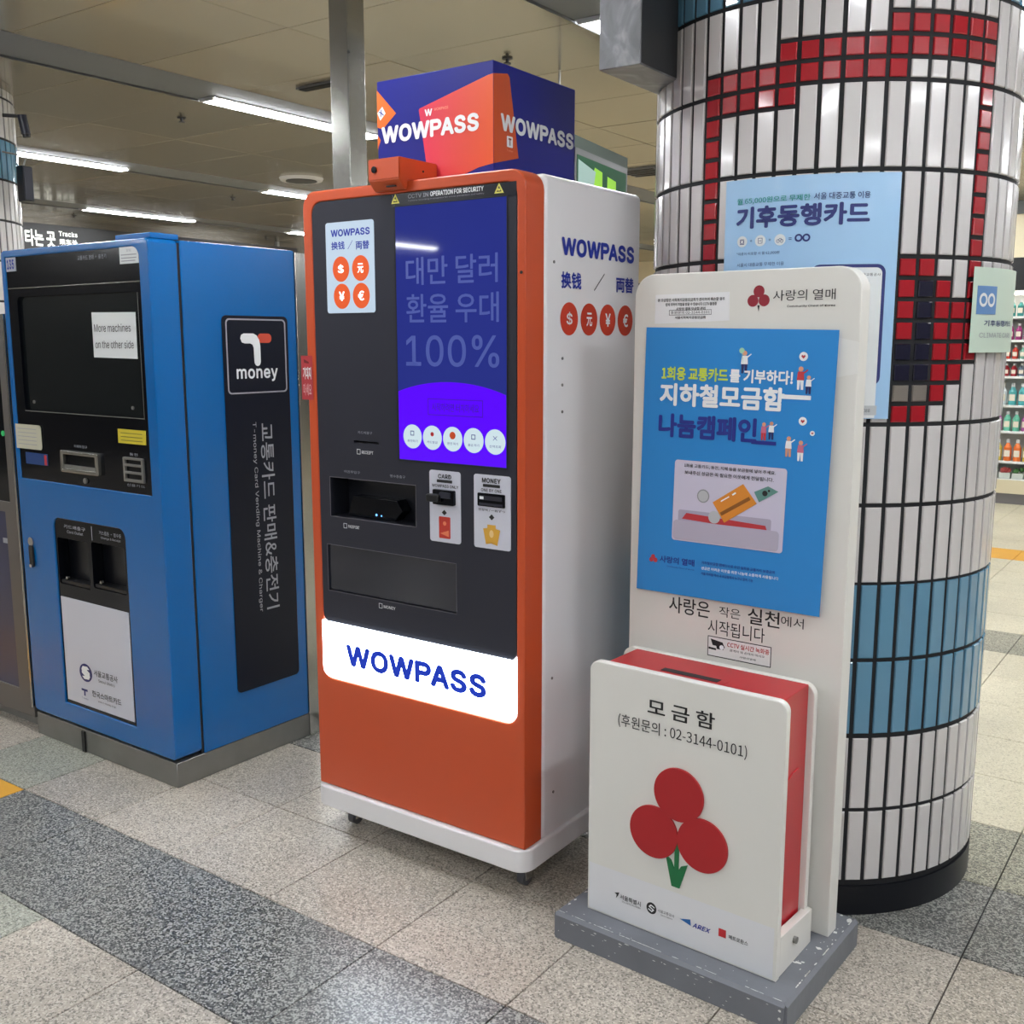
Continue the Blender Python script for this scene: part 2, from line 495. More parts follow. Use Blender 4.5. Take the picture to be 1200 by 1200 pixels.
for t in ts:
    y0 = {-9.36: .8, -7.02: .98, -4.68: 1.13, -2.34: 1.12}.get(round(t, 2), 1.1)
    for k in range(-4, 6):
        y = y0+2.6*k
        if (t < -6 and t > -8 and y < -1.6) or (-5 < t < -4 and y < -3): continue      # dark stretch of ceiling
        if y < Y0+.1 or y+1.28 > Y1: continue
        if k == 5: continue
        lb = None
        for (a, b), s in seen.items():
            if abs(a-t) < .05 and abs(b-y) < .12: lb = s
        if lb: lamp(t+.065, y, 1.28, lb)
        else: lamp(t+.065, y, 1.28, 'plain white strip light in a ceiling trough outside the picture', 'strip lights outside the picture')

# ceiling fittings
def sprinkler(x, y, label):
    t = thing('sprinkler', (x, y, CEIL), label, 'sprinkler')
    cyl('rose', (x, y, CEIL-.004), (x, y, CEIL), .024, M_black, t)
    cyl('head', (x, y, CEIL-.022), (x, y, CEIL-.004), .008, M_black, t)
    cyl('deflector', (x, y, CEIL-.025), (x, y, CEIL-.021), .017, M_black, t)
sprinkler(-5.09, 3.94, 'nearest small black sprinkler, below the grey light trough')
sprinkler(-7.46, 6.28, 'small black sprinkler left of the orange kiosk corner')
sprinkler(-2.86, 3.99, 'small black sprinkler above the blue promotional cube')
sprinkler(-9.79, 6.22, 'tiny far sprinkler left of the dimmest strip light')
sprinkler(-9.95, 8.86, 'tiny far sprinkler beside the orange kiosk top corner')
def grille(x, y, w, h, label, m):
    t = thing('ceiling_vent', (x, y, CEIL), label, 'vent')
    box('frame', x-w/2, x+w/2, y-h/2, y+h/2, CEIL-.012, CEIL-.002, M_trough, t)
    for k in range(5):
        yy = y-h/2+h*(k+.5)/5
        box('slat', x-w/2+.02, x+w/2-.02, yy-h*.03, yy+h*.03, CEIL-.018, CEIL-.012, m, t)
grille(-3.84, 7.1, .32, .32, 'dark square vent seen between the kiosk and the tiled column', M_black)
grille(-3.88, 3.84, .30, .05, 'thin black ceiling slot just left of the steel post', M_black)
t = thing('ceiling_speaker', (-6.18, 5.88, CEIL), 'pale round ceiling speaker above the orange kiosk corner', 'speaker')
cyl('rim', (-6.18, 5.88, CEIL-.02), (-6.18, 5.88, CEIL), .16, M_white, t, .17, 32)
cyl('mesh_cover', (-6.18, 5.88, CEIL-.025), (-6.18, 5.88, CEIL-.02), .12, M_black, t, None, 32)

# ------------------------------------------------------------------ tiled columns
M_tw = mat('tile_white', '#cbc7c6', .2, coat=.35)
M_tb = mat('tile_blue', '#5c8ba6', .16, coat=.5)
M_tr = mat('tile_red', '#9e1a24', .22, coat=.3)
M_tn = mat('tile_navy', '#1b1a2c', .2, coat=.4)
M_tg = mat('tile_taupe', '#766f68', .3, coat=.2)
M_grout = mat('black_grout', '#15161a', .8)
M_tk = mat('tile_black', '#101218', .35, spec=.25)
PB, PH, NC = .0937, .201, 60
A0 = math.radians(-110.7)
tmesh = {}
def tile_piece(n, m, R):
    """n quarter-heights tall, origin at its lower edge on the core surface, facing +X"""
    key = (n, m.name)
    if key not in tmesh:
        hgt = n*PH/4-.0105
        w = .0396
        bm = bmesh.new()
        add_box(bm, -.004, .0085, -w/2, w/2, 0, hgt)
        es = [e for e in bm.edges if all(v.co.x > .005 for v in e.verts)]
        bmesh.ops.bevel(bm, geom=es, offset=.0022, segments=1, affect='EDGES')
        me = bm_mesh(bm); me.materials.append(m); tmesh[key] = me
    return tmesh[key]
# pattern of the near column: special[(column, row)] = list of (start quarter, quarters, material)
R_, W_, N_, G_ = M_tr, M_tw, M_tn, M_tg
sp = {}
Q = lambda *a: list(a)
for r in (8, 9, 10): sp[(0, r)] = [(k, 1, R_) for k in range(4)]
sp[(0, 10)] = [(0, 1, R_), (1, 3, W_)]
sp[(0, 7)] = [(3, 1, R_), (0, 3, W_)]
for c in (1, 2, 3, 4): sp[(c, 9)] = [(0, 3, W_), (3, 1, R_)]
for c in (1, 2, 3): sp[(c, 10)] = [(0, 1, R_), (1, 3, W_)]
for c in range(4, 9): sp[(c, 10)] = [(0, 1, R_), (1, 1, R_), (2, 2, W_)]
sp[(9, 10)] = [(0, 1, R_), (1, 1, R_), (2, 1, R_), (3, 1, W_)]
for c in (10, 11, 12, 13): sp[(c, 10)] = [(0, 1, W_), (1, 1, R_), (2, 1, R_), (3, 1, W_)]
sp[(14, 10)] = [(0, 1, R_), (1, 1, R_), (2, 1, R_), (3, 1, W_)]
for r in (8, 9): sp[(14, r)] = [(k, 1, R_) for k in range(4)]
sp[(14, 7)] = [(k, 1, R_) for k in range(4)]
sp[(14, 6)] = [(0, 3, W_), (3, 1, R_)]
sp[(10, 7)] = [(k, 1, R_) for k in range(4)]
sp[(11, 7)] = [(0, 1, N_), (1, 1, N_), (2, 1, N_), (3, 1, R_)]
sp[(12, 7)] = [(0, 1, R_), (1, 1, R_), (2, 1, R_), (3, 1, W_)]
sp[(13, 7)] = [(0, 1, R_), (1, 1, R_), (2, 2, W_)]
sp[(10, 6)] = [(0, 1, R_), (1, 1, G_), (2, 1, N_), (3, 1, N_)]
sp[(11, 6)] = [(0, 1, R_), (1, 1, G_), (2, 1, N_), (3, 1, N_)]
sp[(12, 6)] = [(0, 1, W_), (1, 1, R_), (2, 1, R_), (3, 1, R_)]
sp[(13, 6)] = [(0, 2, W_), (2, 1, R_), (3, 1, R_)]
def column(cx, cy, R, label, special, blue, priority):
    t = thing('tiled_column', (cx, cy, 0), label, 'column')
    cyl('core', (cx, cy, 0), (cx, cy, CEIL+.02), R-.005, M_grout, t, None, 96)
    cyl('base_band', (cx, cy, 0), (cx, cy, PB-.012), R+.001, M_tk, t, None, 60)
    todo = []
    for c in range(NC):
        for r in range(14):
            z = PB+r*PH
            if z+.02 > CEIL: continue
            for s, n, m in special.get((c, r), [(0, 4, M_tb if r in blue else M_tw)]):
                zz = z+s*PH/4+.005
                if zz+n*PH/4 > CEIL+.02:
                    n = int((CEIL+.02-zz)/(PH/4))
                    if n < 1: continue
                if r in (2, 3) and s == 0: zz += .003
                an = A0+(c+.5)*2*PI/NC
                todo.append((priority(c, r, an), c, r, zz, n, m, an))
    todo.sort(key=lambda q: q[0])
    bm = bmesh.new(); mats = []
    for k, (pr, c, r, zz, n, m, an) in enumerate(todo):
        if k < 296 and pr < 1e3:
            o = bpy.data.objects.new('tile', tile_piece(n, m, R)); COL.objects.link(o); o.parent = t
            o.location = ((R-.0085)*math.cos(an), (R-.0085)*math.sin(an), zz)
            o.rotation_euler = (0, random.uniform(-.004, .004), an+random.uniform(-.012, .012))
        else:
            if m.name not in mats: mats.append(m.name)
            nf = len(bm.faces)
            bm.from_mesh(tile_piece(n, m, R)); bm.faces.ensure_lookup_table(); bm.verts.ensure_lookup_table()
            vs = {v for f in bm.faces[nf:] for v in f.verts}
            mt = Matrix.Translation(((R-.0085)*math.cos(an), (R-.0085)*math.sin(an), zz)) @ Matrix.Rotation(an, 4, 'Z')
            bmesh.ops.transform(bm, matrix=mt, verts=list(vs))
            for f in bm.faces[nf:]: f.material_index = mats.index(m.name)
    me = bpy.data.meshes.new('rest'); bm.to_mesh(me); bm.free()
    for mn in mats: me.materials.append(MATS[mn])
    o = bpy.data.objects.new('remaining_tiles', me); COL.objects.link(o); o.parent = t; o['kind'] = 'stuff'
    return t
CX, CY, CR = -1.0292, 2.9873, .4839
def pr_near(c, r, an):
    d = math.degrees(an)+110.7
    c2 = c if c < 40 else c-60
    if c2 < -7 or c2 > 20: return 1e4
    if r < 8 and c2 < 9: return 500 + (8-r)
    return abs(c2-7)*.01 + (12-r)*.001
col = column(CX, CY, CR, 'large tiled column with a red stepped pattern behind the donation stand', sp, (2, 3, 11, 12), pr_near)
FX, FY = -5.66, 2.72
def pr_far(c, r, an):
    a = (an-math.atan2(-FY, -FX)+PI) % (2*PI)-PI
    if r < 8 or abs(a) > 1.6: return 1e4
    return -math.sin(a)*-1
far = column(FX, FY, CR, 'far white tiled column with a blue band at the left edge', {}, (2, 3, 11), pr_far)

# posters wrapped on the near column
PC = Cyl(CX, CY, CR+.0035, math.radians(-101.2))
def wrap_sheet(name, F, a0, a1, z0, z1, d, m, parent, n=24, curl=0):
    bm = bmesh.new(); g = []
    for k in range(n+1):
        a = a0+(a1-a0)*k/n
        lift = curl*(abs(k/n-.5)*2)**4
        g.append([bm.verts.new(F.map(a, z, d+lift+e)) for e in (0, -.0006) for z in (z0, z1)])
    for p, q in zip(g[:-1], g[1:]):
        bm.faces.new((p[0], q[0], q[1], p[1])); bm.faces.new((p[2], p[3], q[3], q[2]))
        bm.faces.new((p[1], q[1], q[3], p[3])); bm.faces.new((p[0], p[2], q[2], q[0]))
    bm.faces.new((g[0][0], g[0][1], g[0][3], g[0][2])); bm.faces.new((g[-1][0], g[-1][2], g[-1][3], g[-1][1]))
    return link(name, bm_mesh(bm), m, parent, 30)
def wrap_shape(name, F, pts, d, m, parent):
    """a flat outline cut into strips so that it follows the curve"""
    me = curve_mesh(pts, [], 0, .0001)
    bm = bmesh.new(); bm.from_mesh(me)
    top = [v for v in bm.verts if v.co.z < .00005-1e-6]
    bmesh.ops.delete(bm, geom=top, context='VERTS')
    xs = [v.co.x for v in bm.verts]; x = min(xs)+.015
    while x < max(xs):
        bmesh.ops.bisect_plane(bm, geom=list(bm.verts)+list(bm.edges)+list(bm.faces), plane_co=(x, 0, 0), plane_no=(1, 0, 0)); x += .015
    for v in bm.verts: v.co = F.map(v.co.x, v.co.y, d)
    bm.to_mesh(me); bm.free()
    return link(name, me, m, parent)
M_ltblue = mat('pale_blue_poster', '#9fc4e6', .35, coat=.2)
M_indigo = mat('indigo_print', '#27306f', .5)
M_teal = mat('teal_print', '#1c8f86', .5)
pp = PC.map(.215, 1.31, 0)
t = thing('card_poster', (pp.x, pp.y, 1.31), 'pale blue transit card poster taped round the tiled column', 'poster')
wrap_sheet('sheet', PC, 0, .424, 1.314, 1.894, .001, M_ltblue, t)
text(PC, '월 65,000원으로 무제한', .034, .216, 1.833, 1.849, M_teal, t, .0022, .01)
text(PC, '서울 대중교통 이용', .224, .353, 1.835, 1.851, M_indigo, t, .0022, .008)
text(PC, '기후동행카드', .033, .354, 1.775, 1.828, M_indigo, t, .0022, .035)
for a in (.051, .099, .148): prints('icon_disk', PC, [ell(a, 1.745, .0135, n=20)], .002, M_paper, t)
prints('transit_icons', PC, ring(.051, 1.7445, .0035, .0012, 12)+[rect(.046, .056, 1.738, 1.7395)]+stroke([(.046, 1.738), (.046, 1.750), (.056, 1.750), (.056, 1.738)], .0012)
       + stroke([(.094, 1.739), (.094, 1.751), (.104, 1.751), (.104, 1.739), (.094, 1.739)], .0012)+[rect(.096, .102, 1.744, 1.7455)]
       + ring(.1435, 1.742, .0032, .001, 12)+ring(.1525, 1.742, .0032, .001, 12)+stroke([(.1435, 1.742), (.147, 1.748), (.151, 1.748), (.1525, 1.742)], .001), .0026, M_indigo, t)
text(PC, '+', .072, .078, 1.743, 1.749, M_indigo, t, .0022)
text(PC, '+', .120, .126, 1.743, 1.749, M_indigo, t, .0022)
prints('equals_mark', PC, [rect(.169, .176, 1.7475, 1.749), rect(.169, .176, 1.744, 1.7455)], .0022, M_indigo, t)
prints('infinity_mark', PC, ring(.1925, 1.7475, .0052, .0042, 20)+ring(.2105, 1.7475, .0052, .0042, 20), .0022, M_indigo, t)
text(PC, '*따릉이 미포함 시 월 62,000원', .037, .148, 1.711, 1.719, M_indigo, t, .0022)
text(PC, '서울시 대중교통 무제한 이용', .039, .160, 1.684, 1.693, M_indigo, t, .0022)
wrap_shape('phone_frame', PC, rrect(.225, .398, 1.395, 1.683, .02), .0018, M_indigo, t)
wrap_shape('phone_screen', PC, rrect(.233, .390, 1.316, 1.675, .014, '0011'), .0022, M_paper, t)
wrap_sheet('footer', PC, .05, .394, 1.323, 1.346, .0024, mat('pale_grey', '#b9bcc0', .6), t, 16)
text(PC, '서울교통공사', .335, .386, 1.655, 1.662, M_ink, t, .0028)
text(PC, 'y', .352, .360, 1.633, 1.644, M_indigo, t, .0028)
wrap_shape('drawn_bar', PC, rrect(.353, .362, 1.437, 1.62, .004), .0028, M_indigo, t)
text(PC, '02-120-0088', .318, .378, 1.330, 1.338, M_ink, t, .0032)
pp = PC.map(.74, 1.47, 0)
M_gpaper = mat('pale_green_paper', '#c3d3c4', .4)
t = thing('card_notice', (pp.x, pp.y, 1.47), 'small pale green paper notice on the right flank of the column', 'notice')
wrap_sheet('sheet', PC, .640, .905, 1.473, 1.681, .0075, M_gpaper, t, 16)
wrap_sheet('logo_square', PC, .656, .742, 1.567, 1.636, .0083, mat('notice_blue', '#5b84b8', .5), t, 8)
prints('infinity_mark', PC, ring(.681, 1.602, .010, .007, 18)+ring(.716, 1.602, .010, .007, 18), .009, M_paper, t)
text(PC, '기후동행카드', .690, .860, 1.538, 1.553, M_indigo, t, .0085, .01)
text(PC, 'CLIMATE CARD', .674, .86, 1.510, 1.522, M_gink, t, .0085)

# ------------------------------------------------------------------ orange and white exchange kiosk
KX0, KX1, KY, KD1, KD, KZB, KZT, KBZ = -2.2486, -1.4797, 2.1401, .0833, .589, .1548, 1.9157, .088
W = KX1-KX0
K = Face(KX0, KY, 0); S = Face(KX1, KY, PI/2)
kiosk = thing('exchange_kiosk', ((KX0+KX1)/2, KY+.29, 0), 'orange and white currency exchange kiosk with a lit blue screen', 'kiosk')
plate('front_frame', K, rrect(0, W, KZB, KZT, .045, '0011'), -KD1, 0, M_orange, kiosk, holes=[rrect(.034, .743, .50, 1.886, .035)[::-1]], bev=.004)
bm = bmesh.new()
add_box(bm, KX0+.001, KX1-.0005, KY+KD1, KY+KD, KBZ+.03, KZT-.002, .018, 4)
link('body', bm_mesh(bm), M_white, kiosk, 40)
class Flat:
    def map(s_, a, b, d): return Vector((a, b, d))
plate('base_slab', Flat(), rrect(KX0-.012, KX1+.012, KY-.014, KY+KD+.012, .045, n=8), KBZ, KZB-.002, M_white, kiosk, bev=.006)
box('shadow_gap', KX0+.01, KX1-.01, KY+.006, KY+.1, KZB-.006, KZB+.002, M_black, kiosk)
for sx, sy in ((KX0+.06, KY+.09), (KX1-.06, KY+.09), (KX0+.06, KY+KD-.07), (KX1-.07, KY+KD-.07)):
    bm = bmesh.new()
    cyl_bm(bm, (sx, sy, KBZ-.012), (sx, sy, KBZ), .022, None, 16)
    add_box(bm, sx-.018, sx-.014, sy-.018, sy+.018, .022, KBZ-.008); add_box(bm, sx+.014, sx+.018, sy-.018, sy+.018, .022, KBZ-.008)
    add_box(bm, sx-.018, sx+.018, sy-.018, sy+.018, KBZ-.016, KBZ-.010)
    c = link('caster', bm_mesh(bm), M_chrome, kiosk, 40)
    bm = bmesh.new(); cyl_bm(bm, (sx-.011, sy, .024), (sx+.011, sy, .024), .024, None, 24)
    link('wheel', bm_mesh(bm), mat('wheel_grey', '#54555a', .4), c, 40)
# charcoal panel with its openings
tray_o = rect(.078, .406, .997, 1.113); low_o = rect(.060, .545, .772, .912)
cards_o = rect(.474, .545, 1.070, 1.109); mon_o = rect(.620, .708, 1.078, 1.111); slot_o = rect(.177, .272, 1.2175, 1.2235)
pan = plate('control_panel', K, rrect(.035, .742, .668, 1.885, .034), -.012, -.001, M_panel, kiosk,
            holes=[o[::-1] for o in (tray_o, low_o, cards_o, mon_o, slot_o)], bev=.001)
def tray(name, o, dep, m, sill=0):
    a0, a1, z0, z1 = o[0][0], o[1][0], o[0][1], o[2][1]
    bm = bmesh.new()
    def quad(*p):
        bm.faces.new([bm.verts.new(K.map(*q)) for q in p])
    d0 = -.011
    quad((a0, z0, d0), (a1, z0, d0), (a1, z0+sill, -dep), (a0, z0+sill, -dep))
    quad((a0, z1, d0), (a0, z1, -dep), (a1, z1, -dep), (a1, z1, d0))
    quad((a0, z0, d0), (a0, z0+sill, -dep), (a0, z1, -dep), (a0, z1, d0))
    quad((a1, z0, d0), (a1, z1, d0), (a1, z1, -dep), (a1, z0+sill, -dep))
    quad((a0, z0+sill, -dep), (a1, z0+sill, -dep), (a1, z1, -dep), (a0, z1, -dep))
    me = bpy.data.meshes.new('t'); bm.to_mesh(me); bm.free()
    return link(name, me, m, pan)
M_cav = mat('dark_cavity', '#191b22', .35)
tr = tray('document_tray', tray_o, .075, M_cav, .0)
plate('reader_block', K, [(.12, .999), (.30, .999), (.33, 1.03), (.31, 1.058), (.14, 1.058)], -.07, -.03, M_gloss, pan, bev=.002)
prints('ready_lights', K, [ell(.232, 1.010, .0035, n=12), ell(.251, 1.009, .0022, n=12)], -.029, mat('blue_led', '#5fa8ff', .4, emis=3), pan)
tray('cash_tray', low_o, .09, M_cav)
M_flap = mat('smoked_flap', '#20232e', .08, coat=.5)
plate('dispensing_flap', K, rect(.062, .543, .776, .910), -.010, -.006, M_flap, pan)
def outline(a0, a1, z0, z1, w): return stroke([(a0, z0), (a1, z0)], w)+stroke([(a1, z0), (a1, z1)], w)+stroke([(a1, z1), (a0, z1)], w)+stroke([(a0, z1), (a0, z0)], w)
prints('opening_edge', K, outline(.078, .406, .997, 1.113, .0016)+outline(.060, .545, .772, .912, .0014), .0002, mat('edge_grey', '#6d6a70', .4), pan)
prints('panel_seam', K, outline(.05, .56, .755, .928, .0012)+stroke([(.075, 1.155), (.42, 1.155)], .001), .0002, mat('seam_dark', '#25262c', .5), pan)
for (a, z, w) in ((.222, 1.2475, .055), (.168, 1.1325, .062), (.341, 1.1325, .056)):
    text(K, '카드배출구' if w < .056 else ('여권투입구' if a < .2 else '영수증출구'), a-w/2, a+w/2, z-.004, z+.004, M_gink, pan, .0004)
for a, z, s in ((.190, 1.192, 'RECEIPT'), (.130, .973, 'PASSPORT'), (.262, .754, 'MONEY')):
    text(K, s, a+.018, a+.062, z-.0045, z+.0045, M_wink, pan, .0004, .01)
    prints('pictogram', K, outline(a, a+.012, z-.006, z+.007, .0015), .0004, M_wink, pan)
tray('receipt_slot', slot_o, .02, M_black)
# white instruction plates round the card and cash slots
M_lplate = mat('instruction_plate', '#c9cad6', .45)
cp = plate('card_plate', K, rrect(.456, .562, .966, 1.160, .008), -.0008, .0012, M_lplate, kiosk, holes=[cards_o[::-1]])
text(K, 'CARD', .487, .532, 1.139, 1.151, M_ink, cp, .0018, .03)
prints('caption_bar', K, [rrect(.482, .535, 1.128, 1.136, .002)], .0018, M_ink, cp)
text(K, 'WOWPASS ONLY', .465, .556, 1.115, 1.123, M_ink, cp, .0018, .02)
prints('arrow', K, [[(.507, 1.055), (.516, 1.047), (.507, 1.040), (.498, 1.047)]], .0018, M_ink, cp)
plate('drawn_card', K, rrect(.488, .527, .977, 1.036, .003), .0012, .0018, mat('card_red', '#c63a2e', .5), cp)
prints('card_print', K, [ell(.508, 1.018, .006, n=12), [(.492, .99), (.522, .982), (.522, 1.0)]], .0022, mat('card_peach', '#e6805a', .5), cp)
tray('card_recess', cards_o, .02, M_black)
rd = plate('card_reader', K, rrect(.474, .546, 1.069, 1.110, .004), .0, .012, M_gloss, kiosk, bev=.002)
plate('reader_lip', K, rrect(.462, .505, 1.077, 1.098, .006), .008, .026, M_black, rd, bev=.003)
plate('reader_throat', K, rrect(.500, .538, 1.088, 1.104, .003), .011, .016, M_panel, rd, bev=.001)
mp = plate('cash_plate', K, rrect(.607, .725, .966, 1.160, .007), -.0008, .0012, M_lplate, kiosk, holes=[mon_o[::-1]])
text(K, 'MONEY', .634, .694, 1.139, 1.152, M_ink, mp, .0018, .035)
prints('caption_bar', K, [rrect(.637, .692, 1.128, 1.136, .002)], .0018, M_ink, mp)
text(K, 'ONE BY ONE', .631, .697, 1.116, 1.124, M_ink, mp, .0018, .02)
text(K, '한장씩 / 一枚ずつ', .622, .708, 1.064, 1.071, M_ink, mp, .0018, .01)
prints('arrow', K, [[(.665, 1.058), (.674, 1.050), (.665, 1.042), (.656, 1.050)]], .0018, M_ink, mp)
M_bill = mat('bill_yellow', '#d7a33b', .55); M_bill2 = mat('bill_pale', '#e9c98a', .55)
prints('drawn_banknotes', K, [[(.637, 1.018), (.658, 1.022), (.668, .982), (.646, .977)], [(.670, 1.022), (.692, 1.018), (.683, .976), (.662, .981)]], .0016, M_bill, mp)
prints('front_banknote', K, [rect(.651, .678, .985, 1.030)], .0019, M_bill, mp)
prints('banknote_motif', K, [ell(.6645, 1.006, .007, .010, 16)], .0022, M_bill2, mp)
ms = plate('cash_slot', K, rrect(.620, .708, 1.077, 1.112, .003), -.02, .004, M_gloss, kiosk, bev=.001)
prints('slot_lines', K, [rect(.628, .70, 1.094, 1.1055), rect(.626, .702, 1.080, 1.0865)], .0043, M_panel, ms)
prints('slot_lamp', K, [rect(.628, .641, 1.0955, 1.103)], .0047, M_wink, ms)
# main screen
M_scr = mat('screen_blue', '#181c38', .04, emis=.8, ecol='#252f8a', coat=.0)
M_scrt = mat('screen_lettering', '#3a4377', .2, emis=.42, ecol='#5a6ac0')
M_pur = mat('screen_violet', '#14003c', .15, emis=1.0, ecol='#5a08fa')
M_scrw = mat('screen_white', '#505050', .3, emis=.75, ecol='#dff6ff')
scr = plate('touch_screen', K, rect(.349, .712, 1.181, 1.851), -.001, .0006, M_scr, kiosk)
plate('screen_glass_border', K, rrect(.340, .742, 1.851, 1.8845, .0), -.001, .0008, mat('border_glass', '#25262e', .2, coat=.3), kiosk)
prints('screen_rim', K, outline(.346, .714, 1.1785, 1.853, .003), .0009, M_black, scr)
for s, a0, a1, z0, z1 in (('대만 달러', .384, .686, 1.647, 1.719), ('환율 우대', .384, .689, 1.549, 1.624), ('100%', .380, .690, 1.435, 1.517)):
    text(K, s, a0, a1, z0, z1, M_scrt, scr, .0012, .008)
arc = [(a, z) for a, z in ell(.530, 1.18, .30, .2155, 60, 0, 0, PI)]
arc = [(max(min(a, .711), .350), z if .350 < a < .711 else z) for a, z in arc]
pts = [(.3505, 1.1825), (.711, 1.1825)]
for k in range(25):
    a = .711-(.711-.3505)*k/24; pts.append((a, 1.18+.2155*math.sqrt(max(0, 1-((a-.530)/.235)**2*.42))))
prints('violet_dome', K, [pts], .0010, M_pur, scr)
text(K, '시작하려면 터치하세요', .468, .625, 1.318, 1.340, mat('dark_violet', '#2a0a90', .3, emis=.3, ecol='#3500b0'), scr, .0014)
prints('button_outline', K, outline(.455, .637, 1.308, 1.350, .0015), .0014, MATS['dark_violet'], scr)
for k in range(5):
    a = .3985+.0695*k
    b = plate('round_button', K, ell(a, 1.2465, .0325, n=32), .0008, .0013, M_scrw, scr)
    text(K, ('충전하기', '카드발급', '환전 하기', '출금 하기', '잔액조회')[k], a-.018, a+.018, 1.231, 1.238, M_inkb, b, .0016)
    if k == 2: prints('button_icon', K, [ell(a, 1.256, .010, n=16)], .0016, M_oprint, b)
    elif k == 1: prints('button_icon', K, [ell(a, 1.256, .006, n=12)], .0016, M_lred, b)
    elif k == 4: prints('button_icon', K, stroke([(a-.006, 1.251), (a+.006, 1.261)], .0015)+stroke([(a-.006, 1.261), (a+.006, 1.251)], .0015), .0016, M_inkb, b)
    else: prints('button_icon', K, outline(a-.006, a+.005, 1.250, 1.261, .002), .0016, M_inkb, b)
text(K, 'CCTV IN', .396, .465, 1.8695, 1.880, M_gink, kiosk, .0014, .01)
text(K, 'OPERATION FOR SECURITY', .471, .643, 1.8695, 1.8815, M_wink, kiosk, .0014, .03)
text(K, 'Camera recording in progress for crime prevention and safety', .396, .645, 1.8615, 1.8655, M_gink, kiosk, .0014)
for a in (.3515, .6905):
    w = prints('warning_triangle', K, [[(a-.0145, 1.860), (a+.0145, 1.860), (a, 1.885)]], .0014, mat('warning_yellow', '#e3d96a', .5), kiosk)
    prints('camera_mark', K, [[(a-.008, 1.8635), (a+.008, 1.8635), (a, 1.878)]], .0018, M_ink, w)
    prints('camera_mark', K, [[(a-.005, 1.8665), (a+.004, 1.8655), (a+.005, 1.870), (a-.003, 1.872)]], .0022, mat('warning_yellow', '#e3d96a'), w)
# small lit sign and the large lit sign
M_lit = mat('lit_sign', '#ffffff', .4, emis=.95, ecol='#e6f4ff')
M_lit2 = mat('lit_sign_small', '#56585c', .4, emis=.72, ecol='#cfe6fb')
M_litink = mat('lit_blue', '#1c2f9e', .5, emis=.12)
M_litor = mat('lit_orange', '#7a2c0c', .5, emis=.75, ecol='#ee5a1a')
sm = plate('small_lit_sign', K, rrect(.090, .271, 1.579, 1.826, .008), -.004, .0015, M_lit2, kiosk)
text(K, 'WOWPASS', .111, .258, 1.787, 1.8065, M_litink, sm, .002, .036)
text(K, '换钱', .112, .163, 1.752, 1.774, M_litink, sm, .002, .02)
prints('stroke_mark', K, stroke([(.175, 1.752), (.193, 1.774)], .0016), .002, M_litink, sm)
text(K, '両替', .205, .255, 1.749, 1.772, M_litink, sm, .002, .02)
for a, z, s in ((.1465, 1.699, '$'), (.221, 1.699, '元'), (.1480, 1.625, '¥'), (.2215, 1.625, '€')):
    c = plate('currency_disk', K, ell(a, z, .0315, .0345, 36), .0014, .0022, M_litor, sm)
    text(K, s, a-.011, a+.011, z-.013, z+.013, mat('lit_white', '#ffffff', .5, emis=.8), c, .0026, .02, name='currency_symbol')
M_big = mat('lit_sign_big', '#ffffff', .4, emis=12, ecol='#e4f2ff')
bg = plate('lit_name_sign', K, rrect(.031, .7385, .504, .676, .03, '1100'), -.02, .004, M_big, kiosk, bev=.003)
text(K, 'WOWPASS', .130, .648, .553, .620, mat('lit_blue_big', '#1038c0', .5, emis=.25), bg, .0050, .052)
# orange camera housing on the top edge
ch = bmesh.new()
prof = [(2.105, 1.972), (2.105, 1.918), (2.128, 1.893), (2.139, 1.893), (2.139, 1.917), (2.26, 1.917), (2.26, 1.972)]
for xa in (0,):
    a = [ch.verts.new((-1.962, y, z)) for y, z in prof]; b = [ch.verts.new((-1.852, y, z)) for y, z in prof]
    ch.faces.new(a); ch.faces.new(b[::-1])
    for k in range(len(prof)):
        ch.faces.new((a[k], b[k], b[(k+1) % len(prof)], a[(k+1) % len(prof)]))
bmesh.ops.recalc_face_normals(ch, faces=ch.faces)
bmesh.ops.bevel(ch, geom=list(ch.edges), offset=.0025, segments=2, affect='EDGES')
ho = link('camera_housing', bm_mesh(ch), M_orange, kiosk, 35); ho['label'] = 'orange camera housing'
cyl('lens', (-1.938, 2.101, 1.945), (-1.938, 2.107, 1.945), .0085, M_gloss, ho)
box('sensor_window', -1.905, -1.875, 2.112, 2.124, 1.900, 1.903, M_black, ho)
cyl('screw', (-1.8525, 2.20, 1.945), (-1.8505, 2.20, 1.945), .003, M_black, ho)
# right side of the kiosk
text(S, 'WOWPASS', .161, .543, 1.719, 1.7655, M_inkb, kiosk, .001, .048)
text(S, '换钱', .160, .259, 1.636, 1.679, M_inkb, kiosk, .001, .025)
prints('stroke_mark', S, stroke([(.326, 1.637), (.378, 1.682)], .003), .001, M_ink, kiosk)
text(S, '両替', .443, .543, 1.636, 1.679, M_inkb, kiosk, .001, .025)
for a, s in ((.201, '$'), (.301, '元'), (.400, '¥'), (.499, '€')):
    c = plate('currency_disk', S, ell(a, 1.559, .0425, n=40), .0, .001, mat('disk_orange_red', '#c23a22', .5), kiosk)
    text(S, s, a-.0145, a+.0145, 1.541, 1.577, M_wink, c, .0014, .02, name='currency_symbol')
for a, z in ((.127, 1.70), (.170, 1.457), (.170, 1.388), (.171, 1.318), (.13, .60), (.14, .27)):
    p = S.map(a, z, 0); cyl('bolt', p-Vector((.001, 0, 0)), p+Vector((.0015, 0, 0)), .004, M_steel_d, kiosk, None, 10)
p = K.map(.757, 1.668, 0); cyl('lock', p+Vector((0, .001, 0)), p+Vector((0, -.002, 0)), .004, M_black, kiosk, None, 12)
